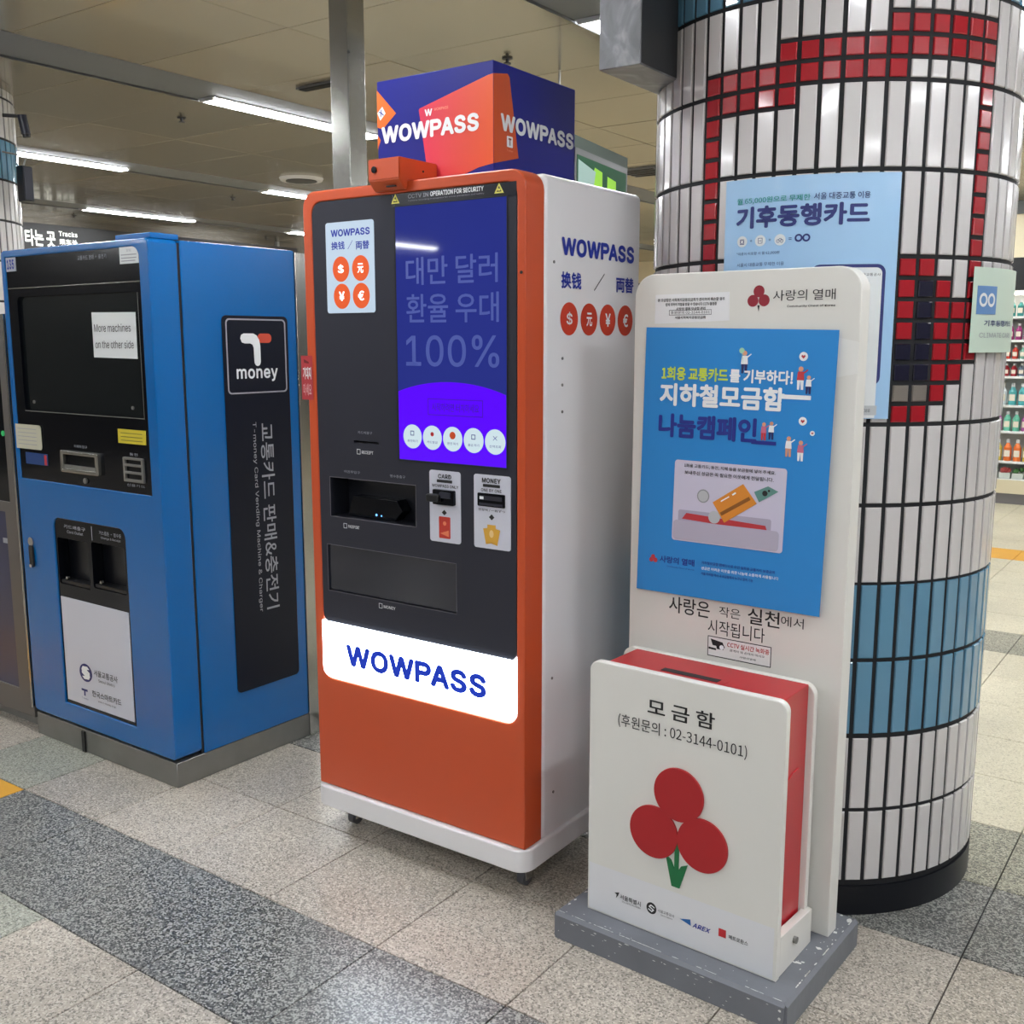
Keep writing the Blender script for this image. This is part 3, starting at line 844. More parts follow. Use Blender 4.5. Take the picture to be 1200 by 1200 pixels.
t = thing('warning_sticker', (KX0+.01, KY-.003, 1.33), 'narrow red warning sticker on the kiosk left edge', 'sticker')
plate('sheet', K, rect(-.024, .022, 1.333, 1.46), .0008, .0018, mat('sticker_red', '#b3363c', .5), t)
text(K, '기대지', -.017, .016, 1.392, 1.428, M_wink, t, .0022, .02)
text(K, '마세요', -.017, .016, 1.345, 1.380, mat('pink_ink', '#dba6a8'), t, .0022, .01)
prints('symbol', K, [[(-.012, 1.440), (.008, 1.437), (.008, 1.442), (-.012, 1.450)]], .0022, mat('dark_red', '#6a0c12'), t)

# promotional cube on top of the kiosk
M_cube = mat('promo_blue', '#191e7c', .45, spec=.3)
M_cube2 = mat('promo_blue_side', '#23289a', .4, coat=.2)
def gradient(name, c0, c1, ax):
    m = mat(name, c0, .45); nt = m.node_tree
    tc = nt.nodes.new('ShaderNodeTexCoord'); sp_ = nt.nodes.new('ShaderNodeSeparateXYZ'); rr = nt.nodes.new('ShaderNodeValToRGB')
    nt.links.new(tc.outputs['Generated'], sp_.inputs[0]); nt.links.new(sp_.outputs[ax], rr.inputs[0])
    rr.color_ramp.elements[0].color = lin(c0); rr.color_ramp.elements[1].color = lin(c1)
    nt.links.new(rr.outputs[0], nt.nodes['Principled BSDF'].inputs['Base Color']); return m
M_grad = gradient('promo_card_print', '#d12a52', '#e0561c', 0)
BX0, BX1, BY0, BY1, BZ0, BZ1 = -2.066, -1.664, 2.26, 2.655, 1.917, 2.211
cube = thing('promotional_cube', ((BX0+BX1)/2, (BY0+BY1)/2, BZ0), 'dark blue cardboard advertising cube standing on the kiosk roof', 'box')
box('carton', BX0, BX1, BY0, BY1, BZ0, BZ1, M_cube, cube, .0015, 1)
C1 = Face(BX0, BY0, 0); C2 = Face(BX1, BY0, PI/2)
prints('printed_card', C1, [[(.155, 2.122), (.385, 2.176), (.402, 2.178), (.402, 1.957), (.355, 1.951), (.30, 1.936), (.275, 1.918), (.186, 1.918), (.152, 2.118)]], .0006, M_grad, cube)
prints('printed_card_side', C2, [[(0, 2.178), (.062, 2.189), (.071, 2.181), (.112, 1.984), (0, 1.957)]], .0006, mat('promo_side_orange', '#c9501f', .45), cube)
prints('orange_diamond', C1, [[(0, 2.189), (.070, 2.120), (.020, 2.083), (0, 2.09)]], .0006, mat('promo_orange', '#dd6a1e'), cube)
prints('orange_diamond', C1, [[(0, 2.07), (.012, 2.055), (0, 2.03)]], .0006, MATS['promo_orange'], cube)
prints('white_badge', C1, [[(.001, 2.128), (.020, 2.143), (.032, 2.124), (.012, 2.107)]], .001, M_wink, cube)
prints('runner_mark', C1, stroke([(.008, 2.130), (.016, 2.127), (.024, 2.120)], .003)+stroke([(.014, 2.118), (.017, 2.135)], .003), .0014, M_inkb, cube)
text(C1, 'WOWPASS', .016, .356, 2.043, 2.089, M_wink, cube, .0016, .046)
text(C1, 'W', .173, .199, 2.099, 2.117, M_wink, cube, .001, .04)
text(C1, 'WOWPASS', .205, .254, 2.110, 2.117, mat('pale_orange', '#e9a183'), cube, .001)
text(C2, 'WOWPASS', .030, .385, 2.043, 2.087, M_wink, cube, .0016, .046)
prints('small_badge', C2, [rrect(.058, .085, 2.006, 2.034, .003)], .001, M_wink, cube)
text(C2, 'T', .065, .078, 2.010, 2.029, mat('promo_brown', '#7a3a2a'), cube, .0014, .05)
text(C2, 'T money', .058, .086, 1.994, 2.000, mat('pale_orange', '#e9a183'), cube, .001)

# ------------------------------------------------------------------ blue card vending machine
BXC, BYC, BANG = -2.8559, 2.0587, -.0099
B = Face(BXC, BYC, BANG); BS = Face(BXC, BYC, BANG+PI/2)
blue = thing('ticket_machine', (BXC-.43, BYC+.3, 0), 'glossy blue transit card vending machine with a black glass front', 'machine')
def fbox(name, face, a0, a1, z0, z1, d0, d1, m, parent, bev=0, seg=2):
    bm = bmesh.new(); add_box(bm, a0, a1, d0, d1, z0, z1, bev, seg)   # y is depth d
    for v in bm.verts: v.co = face.map(v.co.x, v.co.z, v.co.y)
    return link(name, bm_mesh(bm), m, parent, 40 if bev else None)
fbox('steel_plinth', B, -.872, -.002, 0, .088, -.617, -.004, M_steel_d, blue, .002, 1)
fbox('plinth_gap', B, -.565, -.545, .0, .080, -.01, .001, M_black, blue)
body = fbox('body', B, -.875, 0, .088, 1.822, -.605, -.118, M_blue, blue, .006)
fbox('seam', B, -.868, -.004, .092, 1.812, -.119, -.108, M_black, blue)
hole_g = rrect(-.849, -.052, 1.002, 1.797, .035, '0010')
hole_s = rrect(-.656, -.217, .172, .872, .035, '0011')
plate('door', B, rrect(-.876, 0, .098, 1.822, .018), -.109, 0, M_blue, blue, holes=[hole_g[::-1], hole_s[::-1]], bev=.005)
M_bglass = mat('dark_glass', '#10131a', .1, coat=.5)
gl = plate('glass_panel', B, rrect(-.849, -.052, 1.002, 1.797, .035, '0010'), -.02, -.004, M_gloss, blue, holes=[rrect(-.791, -.071, 1.251, 1.658, .02)[::-1]])
plate('display', B, rrect(-.793, -.069, 1.249, 1.660, .02), -.022, -.014, mat('dead_screen', '#14181a', .15, spec=.3), blue)
prints('display_rim', B, stroke([(-.79, 1.2525), (-.072, 1.2525)], .003)+stroke([(-.0725, 1.252), (-.0725, 1.655)], .002), -.0035, M_steel_d, gl)
prints('panel_joint', B, stroke([(-.849, 1.688), (-.052, 1.690)], .003), -.0035, M_steel, gl)
for a in (-.742, -.145): cyl('screw', B.map(a, 1.285, -.014), B.map(a, 1.285, -.010), .006, M_steel_d, gl, None, 10)
text(B, '교통카드 판매 · 충전기', -.393, -.229, 1.768, 1.783, M_gink, gl, -.003)
plate('number_plate', B, rect(-.842, -.780, 1.748, 1.796), -.004, -.001, mat('plate_grey', '#b5b9c4', .5), blue)
text(B, '135', -.835, -.788, 1.755, 1.789, M_inkb, blue, -.0002, .04)
# stickers on the glass
st = plate('white_label', B, rect(-.154, -.054, 1.746, 1.800), -.003, -.002, M_paper, blue)
text(B, '알림', -.115, -.09, 1.783, 1.791, M_gink, st, -.0012)
prints('label_lines', B, [rect(-.145, -.063, 1.772, 1.775), rect(-.145, -.063, 1.762, 1.765), rect(-.145, -.07, 1.753, 1.756)], -.0012, M_gink, st)
st = plate('cream_label', B, rrect(-.860, -.690, 1.113, 1.202, .012, '0110'), -.001, .001, mat('cream_paper', '#bdbba6', .6), blue)
prints('label_lines', B, [rect(-.845, -.72, 1.185-.014*k, 1.1875-.014*k) for k in range(5)], .0014, M_gink, st)
st = plate('yellow_label', B, rect(-.221, -.068, 1.167, 1.214), -.003, -.001, M_yel, blue)
prints('label_lines', B, [rect(-.205, -.085, 1.2-.012*k, 1.2025-.012*k) for k in range(3)], -.0005, mat('olive_ink', '#6e6a20'), st)
cr = plate('card_reader_window', B, rect(-.809, -.664, 1.058, 1.100), -.004, -.002, mat('reader_blue', '#123c78', .4), blue)
prints('red_stripe', B, [rect(-.684, -.668, 1.060, 1.096)], -.0015, M_lred, cr)
cs = plate('cash_slot_frame', B, rrect(-.562, -.332, 1.046, 1.123, .008), -.004, .010, M_steel, blue, holes=[rect(-.545, -.350, 1.060, 1.110)[::-1]], bev=.002)
plate('slot_recess', B, rect(-.545, -.350, 1.060, 1.110), -.012, -.006, M_black, cs)
plate('slot_shelf', B, rect(-.545, -.350, 1.060, 1.072), -.006, .006, M_steel_d, cs)
text(B, '지폐투입구', -.49, -.41, 1.135, 1.145, M_gink, blue, -.003)
cyl('button', B.map(-.43, 1.022, -.004), B.map(-.43, 1.022, .002), .010, M_steel_d, blue, None, 14)
bs = plate('coin_unit', B, rrect(-.196, -.086, 1.040, 1.122, .004), -.004, .004, M_steel_d, blue, holes=[rect(-.185, -.096, 1.100, 1.114)[::-1], rect(-.185, -.096, 1.075, 1.092)[::-1], rect(-.185, -.096, 1.050, 1.067)[::-1]], bev=.001)
plate('unit_recess', B, rect(-.196, -.086, 1.040, 1.122), -.010, -.005, M_black, bs)
text(B, '동전', -.165, -.12, 1.128, 1.137, M_gink, blue, -.003)
text(B, '신용카드', -.19, -.09, 1.024, 1.033, M_gink, blue, -.003)
cyl('key_rose', B.map(-.808, .765, 0), B.map(-.808, .765, .006), .017, M_chrome, blue, None, 20)
plate('lock_handle', B, rrect(-.822, -.796, .668, .752, .012), 0, .008, M_black, blue, bev=.002)
plate('handle_tip', B, rrect(-.817, -.801, .668, .680, .005), .006, .012, M_chrome, blue)
# lower recess with the card outlets and the white notice
M_cav2 = mat('outlet_cavity', '#0a0c12', .3)
lw = plate('outlet_panel', B, rrect(-.656, -.217, .172, .872, .035, '0011'), -.05, -.006, M_gloss, blue, holes=[rrect(-.645, -.450, .628, .800, .01)[::-1], rrect(-.430, -.232, .640, .806, .01)[::-1]])
plate('outlet_back', B, rect(-.652, -.222, .60, .82), -.06, -.051, M_cav2, blue)
for a0, a1, z0 in ((-.64, -.455, .63), (-.426, -.236, .642)):
    fbox('outlet_lip', B, a0, a1, z0, z0+.012, -.05, -.01, M_black, lw)
    cyl('lip_screw', B.map(a0+.03, z0+.02, -.02), B.map(a0+.03, z0+.02, -.012), .006, M_steel, lw, None, 10)
text(B, '카드배출구', -.593, -.459, .838, .852, M_gink, lw, -.005)
text(B, 'Card Outlet', -.575, -.475, .822, .832, M_gink, lw, -.005)
text(B, '거스름돈 · 영수증', -.375, -.245, .838, .852, M_gink, lw, -.005)
text(B, 'Change & Receipt', -.365, -.25, .822, .832, M_gink, lw, -.005)
prints('divider', B, [rect(-.4215, -.4175, .812, .862)], -.005, M_gink, lw)
wp = plate('white_notice', B, rect(-.643, -.228, .186, .580), -.006, -.003, mat('notice_white', '#c9cbd6', .5), blue)
prints('emblem_disk', B, [ell(-.512, .312, .040, .034, 36)], -.0022, mat('emblem_navy', '#1c2163', .5), wp)
prints('emblem_sign', B, [[(-.530, .335), (-.500, .337), (-.488, .327), (-.505, .325), (-.520, .324), (-.536, .316), (-.538, .324)],
                          [(-.487, .308), (-.536, .316), (-.520, .324), (-.505, .325), (-.487, .315)],
                          [(-.494, .289), (-.524, .287), (-.536, .297), (-.519, .299), (-.504, .300), (-.488, .308), (-.486, .300)],
                          [(-.537, .316), (-.488, .308), (-.504, .300), (-.519, .299), (-.537, .309)]], -.0018, M_wink, wp)
text(B, '서울교통공사', -.460, -.315, .311, .335, M_ink, wp, -.0022, .01)
text(B, 'Seoul Metro', -.435, -.335, .292, .303, M_ink, wp, -.0022)
prints('tee_mark', B, [rect(-.547, -.508, .240, .248), rect(-.532, -.523, .222, .242)], -.0022, M_indigo, wp)
text(B, 'T money', -.548, -.508, .207, .215, M_indigo, wp, -.0022)
text(B, '한국스마트카드', -.480, -.301, .230, .254, M_ink, wp, -.0022, .01)
text(B, 'www.t-money.co.kr', -.445, -.335, .212, .222, M_ink, wp, -.0022)
# logo strip on the flank
strip = plate('logo_strip', BS, rrect(.270, .560, .262, 1.588, .018), .001, .003, mat('strip_black', '#0d1120', .3, spec=.25), blue)
plate('logo_border', BS, rrect(.284, .549, 1.322, 1.578, .016), .003, .0042, mat('border_silver', '#9a98a2', .4), strip, holes=[rrect(.289, .544, 1.327, 1.573, .012)[::-1]])
plate('letter_tee', BS, [(.345, 1.511), (.351, 1.498), (.364, 1.494), (.388, 1.494), (.397, 1.490), (.402, 1.480), (.4035, 1.428), (.409, 1.419), (.418, 1.416), (.427, 1.420), (.431, 1.430),
      (.431, 1.486), (.427, 1.506), (.417, 1.521), (.402, 1.528), (.360, 1.528), (.349, 1.523)], .003, .0042, M_wink, strip)
plate('tee_tip', BS, rrect(.421, .483, 1.496, 1.528, .0155), .003, .0036, mat('tip_orange', '#c8452e', .45), strip)
text(BS, 'money', .323, .507, 1.362, 1.408, M_wink, strip, .0038, .024)
text(BS, '교통카드 판매&충전기', .416, .476, .540, 1.215, M_gink, strip, .0036, .008, rot=True)
text(BS, 'T-money Card Vending Machine & Charger', .380, .400, .538, 1.222, M_gink, strip, .0036, .008, rot=True)
bx = Face(BXC, BYC, BANG)
fbox('roof_lid', bx, -.20, -.012, 1.822, 1.840, -.125, -.02, M_blue, blue, .003)
fbox('rear_steel_frame', bx, -.86, .004, .0, 1.815, -.665, -.606, M_steel, blue, .002, 1)
# A4 sheet taped on the glass
t = thing('paper_notice', (B.map(-.225, 1.445, 0).x, B.map(-.225, 1.445, -.013).y, 1.445), 'white paper sheet taped on the black screen, text in English', 'notice')
plate('sheet', B, [(-.348, 1.448), (-.104, 1.445), (-.103, 1.594), (-.347, 1.597)], -.0138, -.0125, M_paper, t)
text(B, 'More machines', -.336, -.131, 1.532, 1.558, M_ink, t, -.0118)
text(B, 'on the other side', -.334, -.120, 1.478, 1.504, M_ink, t, -.0118)

# steel framed machine at the left edge
LX1 = -3.742; LY = 2.07
L = Face(LX1, LY, 0)
sm_ = thing('steel_machine', (LX1-.45, LY+.3, 0), 'steel framed machine with a navy lower panel at the left edge', 'machine')
fbox('cabinet', L, -.90, -.001, .06, 1.60, -.58, -.03, mat('aged_steel', '#6b6763', .5, .5), sm_, .004)
fbox('toe_plinth', L, -.89, -.01, 0, .06, -.56, -.05, M_steel_d, sm_)
plate('front_frame', L, rect(-.90, 0, .06, 1.60), -.03, 0, MATS['aged_steel'], sm_, holes=[rect(-.84, -.10, .16, .86)[::-1], rect(-.84, -.06, .90, 1.55)[::-1]], bev=.002)
plate('lower_panel', L, rect(-.845, -.095, .155, .865), -.03, -.006, mat('deep_navy', '#1b2348', .35, coat=.3), sm_)
plate('upper_glass', L, rect(-.845, -.055, .895, 1.555), -.03, -.006, M_gloss, sm_)
fbox('edge_trim', L, -.012, 0, .10, 1.60, -.004, .004, M_steel, sm_)
cyl('status_lamp', L.map(-.078, 1.16, -.006), L.map(-.078, 1.16, -.002), .010, mat('green_lamp', '#1f9a55', .4, emis=.4), sm_, None, 14)
prints('label_strip', L, [rect(-.14, -.105, .735, .755)], -.005, M_gink, sm_)

# ------------------------------------------------------------------ donation stand
DX, DY, DANG = -.706, 2.027, -.0465
D = Face(DX, DY, DANG)
stand = thing('donation_stand', (D.map(-.31, 0, -.22).x, D.map(-.31, 0, -.22).y, 0), 'white donation board with collection box on a chipped grey plinth', 'stand')
def face_prism(name, face, pts, d0, d1, m, parent, bev=0): return plate(name, face, pts, d0, d1, m, parent, bev=bev)
bm = bmesh.new(); add_box(bm, -.626, 0, -.444, 0, 0, .0704, .0)
es = [e for e in bm.edges if all(v.co.z > .05 for v in e.verts)]
bmesh.ops.bevel(bm, geom=es, offset=.008, segments=1, affect='EDGES')
es = [e for e in bm.edges if abs(e.verts[0].co.z-e.verts[1].co.z) > .03]
bmesh.ops.bevel(bm, geom=es, offset=.006, segments=2, affect='EDGES')
for v in bm.verts: v.co = D.map(v.co.x, v.co.z, v.co.y)
pl = link('plinth', bm_mesh(bm), M_plinth, stand)
# chips of bare paint along the plinth edges
class Top:
    def map(s, a, b, d): return D.o+D.e*a-D.n*b+Vector((0, 0, .0704+d))
T = Top(); rnd = random.Random(3)
def blob(a, b, ra, rb):
    n = 9; ph = rnd.random()*6
    return [(a+ra*math.cos(2*PI*k/n)*rnd.uniform(.55, 1.2), b+rb*math.sin(2*PI*k/n)*rnd.uniform(.55, 1.2)) for k in range(n)]
chips = [blob(-.045, .17, .009, .005), blob(-.052, .166, .006, .003), blob(-.036, .178, .005, .003), blob(-.030, .255, .008, .006), blob(-.024, .345, .007, .006), blob(-.016, .418, .006, .012), blob(-.04, .43, .004, .004)]
chips += [blob(-.0105, rnd.uniform(.02, .43), .0018, rnd.uniform(.002, .010)) for k in range(26)]
chips += [blob(-rnd.uniform(.02, .61)**1.0, .0100, rnd.uniform(.002, .016), .0011) for k in range(34)]
chips += [blob(rnd.uniform(-.6, -.02), rnd.uniform(.014, .05), rnd.uniform(.0008, .003), .0010) for k in range(14)]
chips += [blob(rnd.uniform(-.05, -.012), rnd.uniform(.1, .4), .0014, .0016) for k in range(16)]
chips += [blob(-.612, rnd.uniform(.02, .2), .003, .005) for k in range(6)]
prints('paint_chips', T, chips, .0006, M_scuff, pl)['kind'] = 'stuff'
chips2 = [blob(rnd.uniform(-.61, -.02), rnd.uniform(.045, .061), rnd.uniform(.001, .009), rnd.uniform(.0006, .0014)) for k in range(26)]+[blob(rnd.uniform(-.61, -.02), rnd.uniform(.004, .045), rnd.uniform(.001, .004), .0009) for k in range(12)]+[blob(-.015, rnd.uniform(.01, .06), .004, .003) for k in range(6)]
prints('paint_chips', D, chips2, .0006, M_scuff, pl)['kind'] = 'stuff'
PBd = D.shift(.0)
def at(b): return D.shift(b)
# tall board
board = plate('tall_board', at(.313), rrect(-.609, -.030, .0704, 1.666, .055, '0011', 10), -.054, 0, M_board, stand, bev=.003)
back = plate('back_slab', at(.252), rrect(-.588, -.068, .0704, .718, .030, '0011', 8), -.020, 0, M_board, stand, bev=.003)
redb = fbox('red_collection_box', D, -.545, -.082, .130, .718, -.250, -.092, M_red, stand, .003)
fbox('coin_slot', D, -.405, -.255, .716, .7195, -.150, -.128, M_black, redb)
fbox('slot_plate', D, -.43, -.235, .7165, .7186, -.165, -.112, M_red, redb, .0008, 1)
DSR = Face(D.map(-.082, 0, 0).x, D.map(-.082, 0, 0).y, DANG+PI/2)
plate('hasp', DSR, [(.095, .487), (.17, .505), (.205, .512), (.212, .520), (.205, .530), (.17, .527), (.095, .505)], -.001, .004, M_red, redb, bev=.001)
front = plate('front_board', at(.065), rrect(-.566, -.055, .0704, .730, .025, '0011', 8), -.022, 0, M_board, stand, bev=.003)
for nm, aa in (('side_foot', -.0555), ('side_foot', -.5425)):
    DS2 = Face(D.map(aa, 0, 0).x, D.map(aa, 0, 0).y, DANG+PI/2)
    plate(nm, DS2, [(.086, .0704), (.270, .0704), (.270, .158), (.255, .158), (.090, .168)], -.022, -.0005, M_board, stand, bev=.002)
p = D.map(-.056, .128, -.165); bo = cyl('bolt', p, p+D.e*.008, .0085, M_steel_d, stand, None, 8)
fbox('box_floor', D, -.54, -.08, .10, .129, -.250, -.09, M_board, stand)
FB = at(.065)
text(FB, '모 금 함', -.401, -.225, .628, .668, M_ink, front, .0012, .012)
text(FB, '(후원문의 : 02-3144-0101)', -.482, -.144, .577, .612, M_ink, front, .0012, -.002)
for a, z in ((-.311, .449), (-.3755, .338), (-.246, .342)):
    plate('berry_disk', FB, ell(a, z, .0655, n=48), 0, .006, M_redp, front, bev=.001)
plate('stem', FB, [(-.324, .215), (-.303, .215), (-.283, .280), (-.300, .272), (-.307, .260), (-.307, .335), (-.318, .335), (-.318, .260), (-.327, .280), (-.342, .290)], 0, .003, M_greenp, front)
prints('logo_label', FB, [[(-.560, .076), (-.062, .076), (-.062, .200), (-.560, .200)]], .0006, mat('label_film', '#dcdcdf', .35), front)
prints('logo_swoosh', FB, [[(-.484, .142), (-.470, .146), (-.474, .136), (-.480, .128), (-.478, .138)]], .0012, M_ink, front)
text(FB, '서울특별시', -.468, -.408, .130, .143, M_ink, front, .0012, .01)
text(FB, 'SEOUL METROPOLITAN GOVERNMENT', -.462, -.408, .123, .127, M_ink, front, .0012)
prints('round_emblem', FB, [ell(-.378, .137, .014, .015, 24)], .0012, M_ink, front)
prints('round_emblem_sign', FB, stroke([(-.370, .141), (-.379, .145), (-.384, .140), (-.372, .134), (-.377, .129), (-.386, .133)], .003), .0016, M_wink, front)
text(FB, '서울교통공사', -.360, -.315, .134, .142, M_ink, front, .0012)
text(FB, 'Seoul Metro', -.352, -.320, .127, .131, M_ink, front, .0012)
prints('blue_wedge', FB, [[(-.300, .138), (-.272, .146), (-.270, .130)]], .0012, mat('wedge_blue', '#1763a8', .5), front)
text(FB, 'AREX', -.266, -.222, .129, .141, M_inkb, front, .0012, .03, shear=.004)
prints('red_square', FB, [rect(-.198, -.179, .132, .152)], .0012, M_lred, front)
text(FB, '메트로환스', -.172, -.124, .134, .145, M_ink, front, .0012, .01)
# wall of the board
BB = at(.313)
lb = plate('caution_label', BB, [(-.550, 1.544), (-.346, 1.550), (-.348, 1.617), (-.549, 1.615)], .0, .0006, mat('label_white', '#e6e6e8', .4), board)
for k, (s, a0, a1) in enumerate((('본 모금함은 사회복지공동모금회가 관리하며 훼손할 경우', -.542, -.359), ('법에 의하여 처벌을 받을 수 있습니다 CCTV 촬영중', -.520, -.380), ('사랑의 열매 모금함 관리', -.49, -.41))):
    text(BB, s, a0, a1, 1.5975-.011*k, 1.6055-.011*k, M_ink, lb, .0010, .015)
prints('label_frame', BB, outline(-.509, -.394, 1.565, 1.5765, .001), .0010, M_ink, lb)
text(BB, '후원문의 02-3144-0101', -.505, -.398, 1.567, 1.5745, M_ink, lb, .0010)
text(BB, '서울사회복지공동모금회', -.493, -.409, 1.555, 1.562, M_ink, lb, .0010, .01)
for a, z in ((-.2725, 1.616), (-.287, 1.5945), (-.259, 1.595)): prints('berry', BB, [ell(a, z, .0138, n=20)], .0008, mat('berry_red', '#8e2030', .5), board)
prints('berry_stem', BB, [[(-.2755, 1.584), (-.2695, 1.584), (-.272, 1.569)]], .0008, M_ink, board)
text(BB, '사랑의 열매', -.237, -.089, 1.593, 1.617, M_ink, board, .0008, .0)
text(BB, 'Community Chest of Korea', -.202, -.089, 1.577, 1.583, M_ink, board, .0008, .015)
text(BB, '사랑은', -.489, -.373, .812, .855, M_ink, board, .0008, .008)
text(BB, '작은', -.347, -.290, .823, .849, M_ink, board, .0008)
text(BB, '실천', -.270, -.187, .818, .858, M_ink, board, .0008, .008)
text(BB, '에서', -.184, -.127, .827, .852, M_ink, board, .0008)
text(BB, '시작됩니다', -.377, -.224, .775, .812, M_ink, board, .0008)
cc = plate('camera_label', BB, rrect(-.376, -.205, .717, .769, .003), .0, .0006, mat('label_white2', '#e4e1e0', .4), board)
prints('label_frame', BB, outline(-.375, -.206, .718, .768, .002), .0010, M_ink, cc)
prints('camera_picture', BB, [[(-.368, .762), (-.335, .757), (-.328, .744), (-.362, .746)], [(-.352, .746), (-.330, .745), (-.332, .738), (-.350, .738)], [(-.373, .740), (-.352, .739), (-.352, .734), (-.373, .735)]], .0010, M_ink, cc)
prints('camera_lens', BB, [ell(-.337, .744, .006, n=14)], .0012, M_wink, cc)
text(BB, 'CCTV 실시간 녹화중', -.322, -.210, .748, .761, M_lred, cc, .0010, .01)
text(BB, '관계자 외 손대지 마시오', -.315, -.222, .738, .744, M_ink, cc, .0010)
text(BB, '사랑의열매', -.288, -.245, .726, .731, M_ink, cc, .0010)
plate('clear_tape', BB, [(-.082, 1.42), (-.030, 1.43), (-.031, 1.50), (-.082, 1.51)], 0, .0004, mat('tape', '#e9e8e4', .15, coat=.5), board)
# the blue campaign poster: its own thing, slightly bowed
post = thing('campaign_poster', (BB.map(-.33, .86, 0).x, BB.map(-.33, .86, 0).y, .86), 'bright blue campaign poster on the tall white donation board', 'poster')
class Sheet:      # the sheet hangs a little askew; its lower right corner lifts
    def map(s, a, z, d):
        u = (a+.585)/.5; w = (z-.86)/.675
        return BB.map(a-.012*(1-w)+.006, z-.010*u*w+.006*u*(1-w), d+.0025+.007*u+.004*(1-w))
SH = Sheet()
bm = bmesh.new(); gx, gz = 10, 10; vv = {}
for s, dd in ((0, 0), (1, -.0007)):
    for i in range(gx+1):
        for j in range(gz+1): vv[(s, i, j)] = bm.verts.new(SH.map(-.578+.499*i/gx, .861+.675*j/gz, dd))
for s in (0, 1):
    for i in range(gx):
        for j in range(gz): bm.faces.new([vv[(s, i, j)], vv[(s, i+1, j)], vv[(s, i+1, j+1)], vv[(s, i, j+1)]])
link('sheet', bm_mesh(bm), M_poster, post, 50)
M_pyel = mat('poster_yellow', '#c9dc4a', .5); M_plil = mat('poster_lilac', '#dcd8ec', .5); M_pnav = mat('poster_navy', '#1c2a86', .5)
text(SH, '1회용 교통카드', -.528, -.345, 1.407, 1.440, M_pyel, post, .0012, .03)
text(SH, '를 기부하다!', -.341, -.180, 1.407, 1.440, M_wink, post, .0012, .03)
text(SH, '지하철모금함', -.531, -.197, 1.343, 1.400, M_wink, post, .0012, .034)
prints('white_bar', SH, [rect(-.205, -.134, 1.374, 1.384)], .0012, M_wink, post)
text(SH, '나눔캠페인', -.531, -.262, 1.264, 1.324, M_pnav, post, .0012, .034)
prints('navy_bar', SH, [rect(-.275, -.212, 1.262, 1.271)], .0012, M_pnav, post)
# little drawn people and hearts
M_skin = mat('drawn_skin', '#d79a7c', .6); M_dr = mat('drawn_red', '#b8323a', .6); M_dn = mat('drawn_navy', '#20275f', .6); M_dg = mat('drawn_green', '#9fd0b0', .6); M_dp = mat('drawn_pink', '#c76a86', .6)
def person(a, z, s, shirt, legs):
    prints('drawn_head', SH, [ell(a, z+.030*s, .006*s, n=12)], .0013, M_skin, post)
    prints('drawn_shirt', SH, [[(a-.009*s, z+.004*s), (a+.009*s, z+.004*s), (a+.007*s, z+.024*s), (a-.007*s, z+.024*s)]]+stroke([(a+.006*s, z+.02*s), (a+.016*s, z+.028*s)], .003*s), .0013, shirt, post)
    prints('drawn_legs', SH, [[(a-.007*s, z-.018*s), (a-.002*s, z-.018*s), (a, z+.004*s), (a-.008*s, z+.004*s)], [(a+.002*s, z-.018*s), (a+.008*s, z-.018*s), (a+.008*s, z+.004*s), (a, z+.004*s)]], .0013, legs, post)
person(-.304, 1.448, 1.0, M_wink, M_dn); prints('drawn_balloon', SH, [ell(-.312, 1.484, .007, n=12)]+stroke([(-.311, 1.478), (-.308, 1.455)], .0015), .0013, M_dg, post)
person(-.162, 1.415, 1.0, M_dr, M_wink); person(-.142, 1.402, .8, M_wink, M_dn)
person(-.245, 1.287, .8, M_dp, M_dr); person(-.226, 1.290, .8, M_wink, M_dn)
person(-.181, 1.254, .9, M_wink, M_skin); person(-.151, 1.246, .9, M_dp, M_wink)
for a, z, r in ((-.158, 1.474, .0105), (-.150, 1.324, .010), (-.125, 1.297, .006)):
    prints('speech_bubble', SH, [ell(a, z, r, n=16)], .0013, M_wink, post)
    prints('heart', SH, [[(a, z-r*.5), (a+r*.5, z+.0005), (a+r*.3, z+r*.4), (a, z+r*.15), (a-r*.3, z+r*.4), (a-r*.5, z+.0005)]], .0017, M_dr, post)
inset = prints('picture_panel', SH, [rrect(-.479, -.180, 1.003, 1.209, .008)], .0012, mat('panel_lilac', '#c9c4d8', .5), post)
text(SH, '1회용 교통카드, 동전, 지폐 등을 모금함에 넣어 주세요.', -.452, -.208, 1.191, 1.201, M_ink, inset, .0018, .01)
text(SH, '보내주신 성금은 꼭 필요한 이웃에게 전달됩니다.', -.450, -.212, 1.174, 1.184, M_ink, inset, .0018, .01)
prints('drawn_box_back', SH, [rrect(-.463, -.212, 1.045, 1.083, .006)], .0016, mat('drawn_grey_lilac', '#a8a2b8', .5), inset)
prints('drawn_slot', SH, [[(-.452, 1.060), (-.220, 1.050), (-.226, 1.066), (-.440, 1.076)]], .0020, M_dr, inset)
prints('drawn_box', SH, [rrect(-.476, -.190, 1.006, 1.056, .010)], .0024, mat('drawn_box_lilac', '#b3adc0', .5), inset)
prints('drawn_coin', SH, [ell(-.395, 1.123, .017, n=20)], .0020, mat('coin_grey', '#8d8f94', .5), inset)
prints('drawn_coin', SH, [ell(-.395, 1.123, .014, n=20), ell(-.362, 1.073, .016, n=20)], .0023, mat('coin_pale', '#b9bbc0', .5), inset)
prints('drawn_card', SH, [[(-.368, 1.110), (-.289, 1.163), (-.251, 1.118), (-.334, 1.062)]], .0027, mat('drawn_orange', '#d9882c', .5), inset)
prints('drawn_card_lines', SH, stroke([(-.342, 1.084), (-.272, 1.128)], .009), .0031, mat('drawn_brown', '#8a5418', .5), inset)
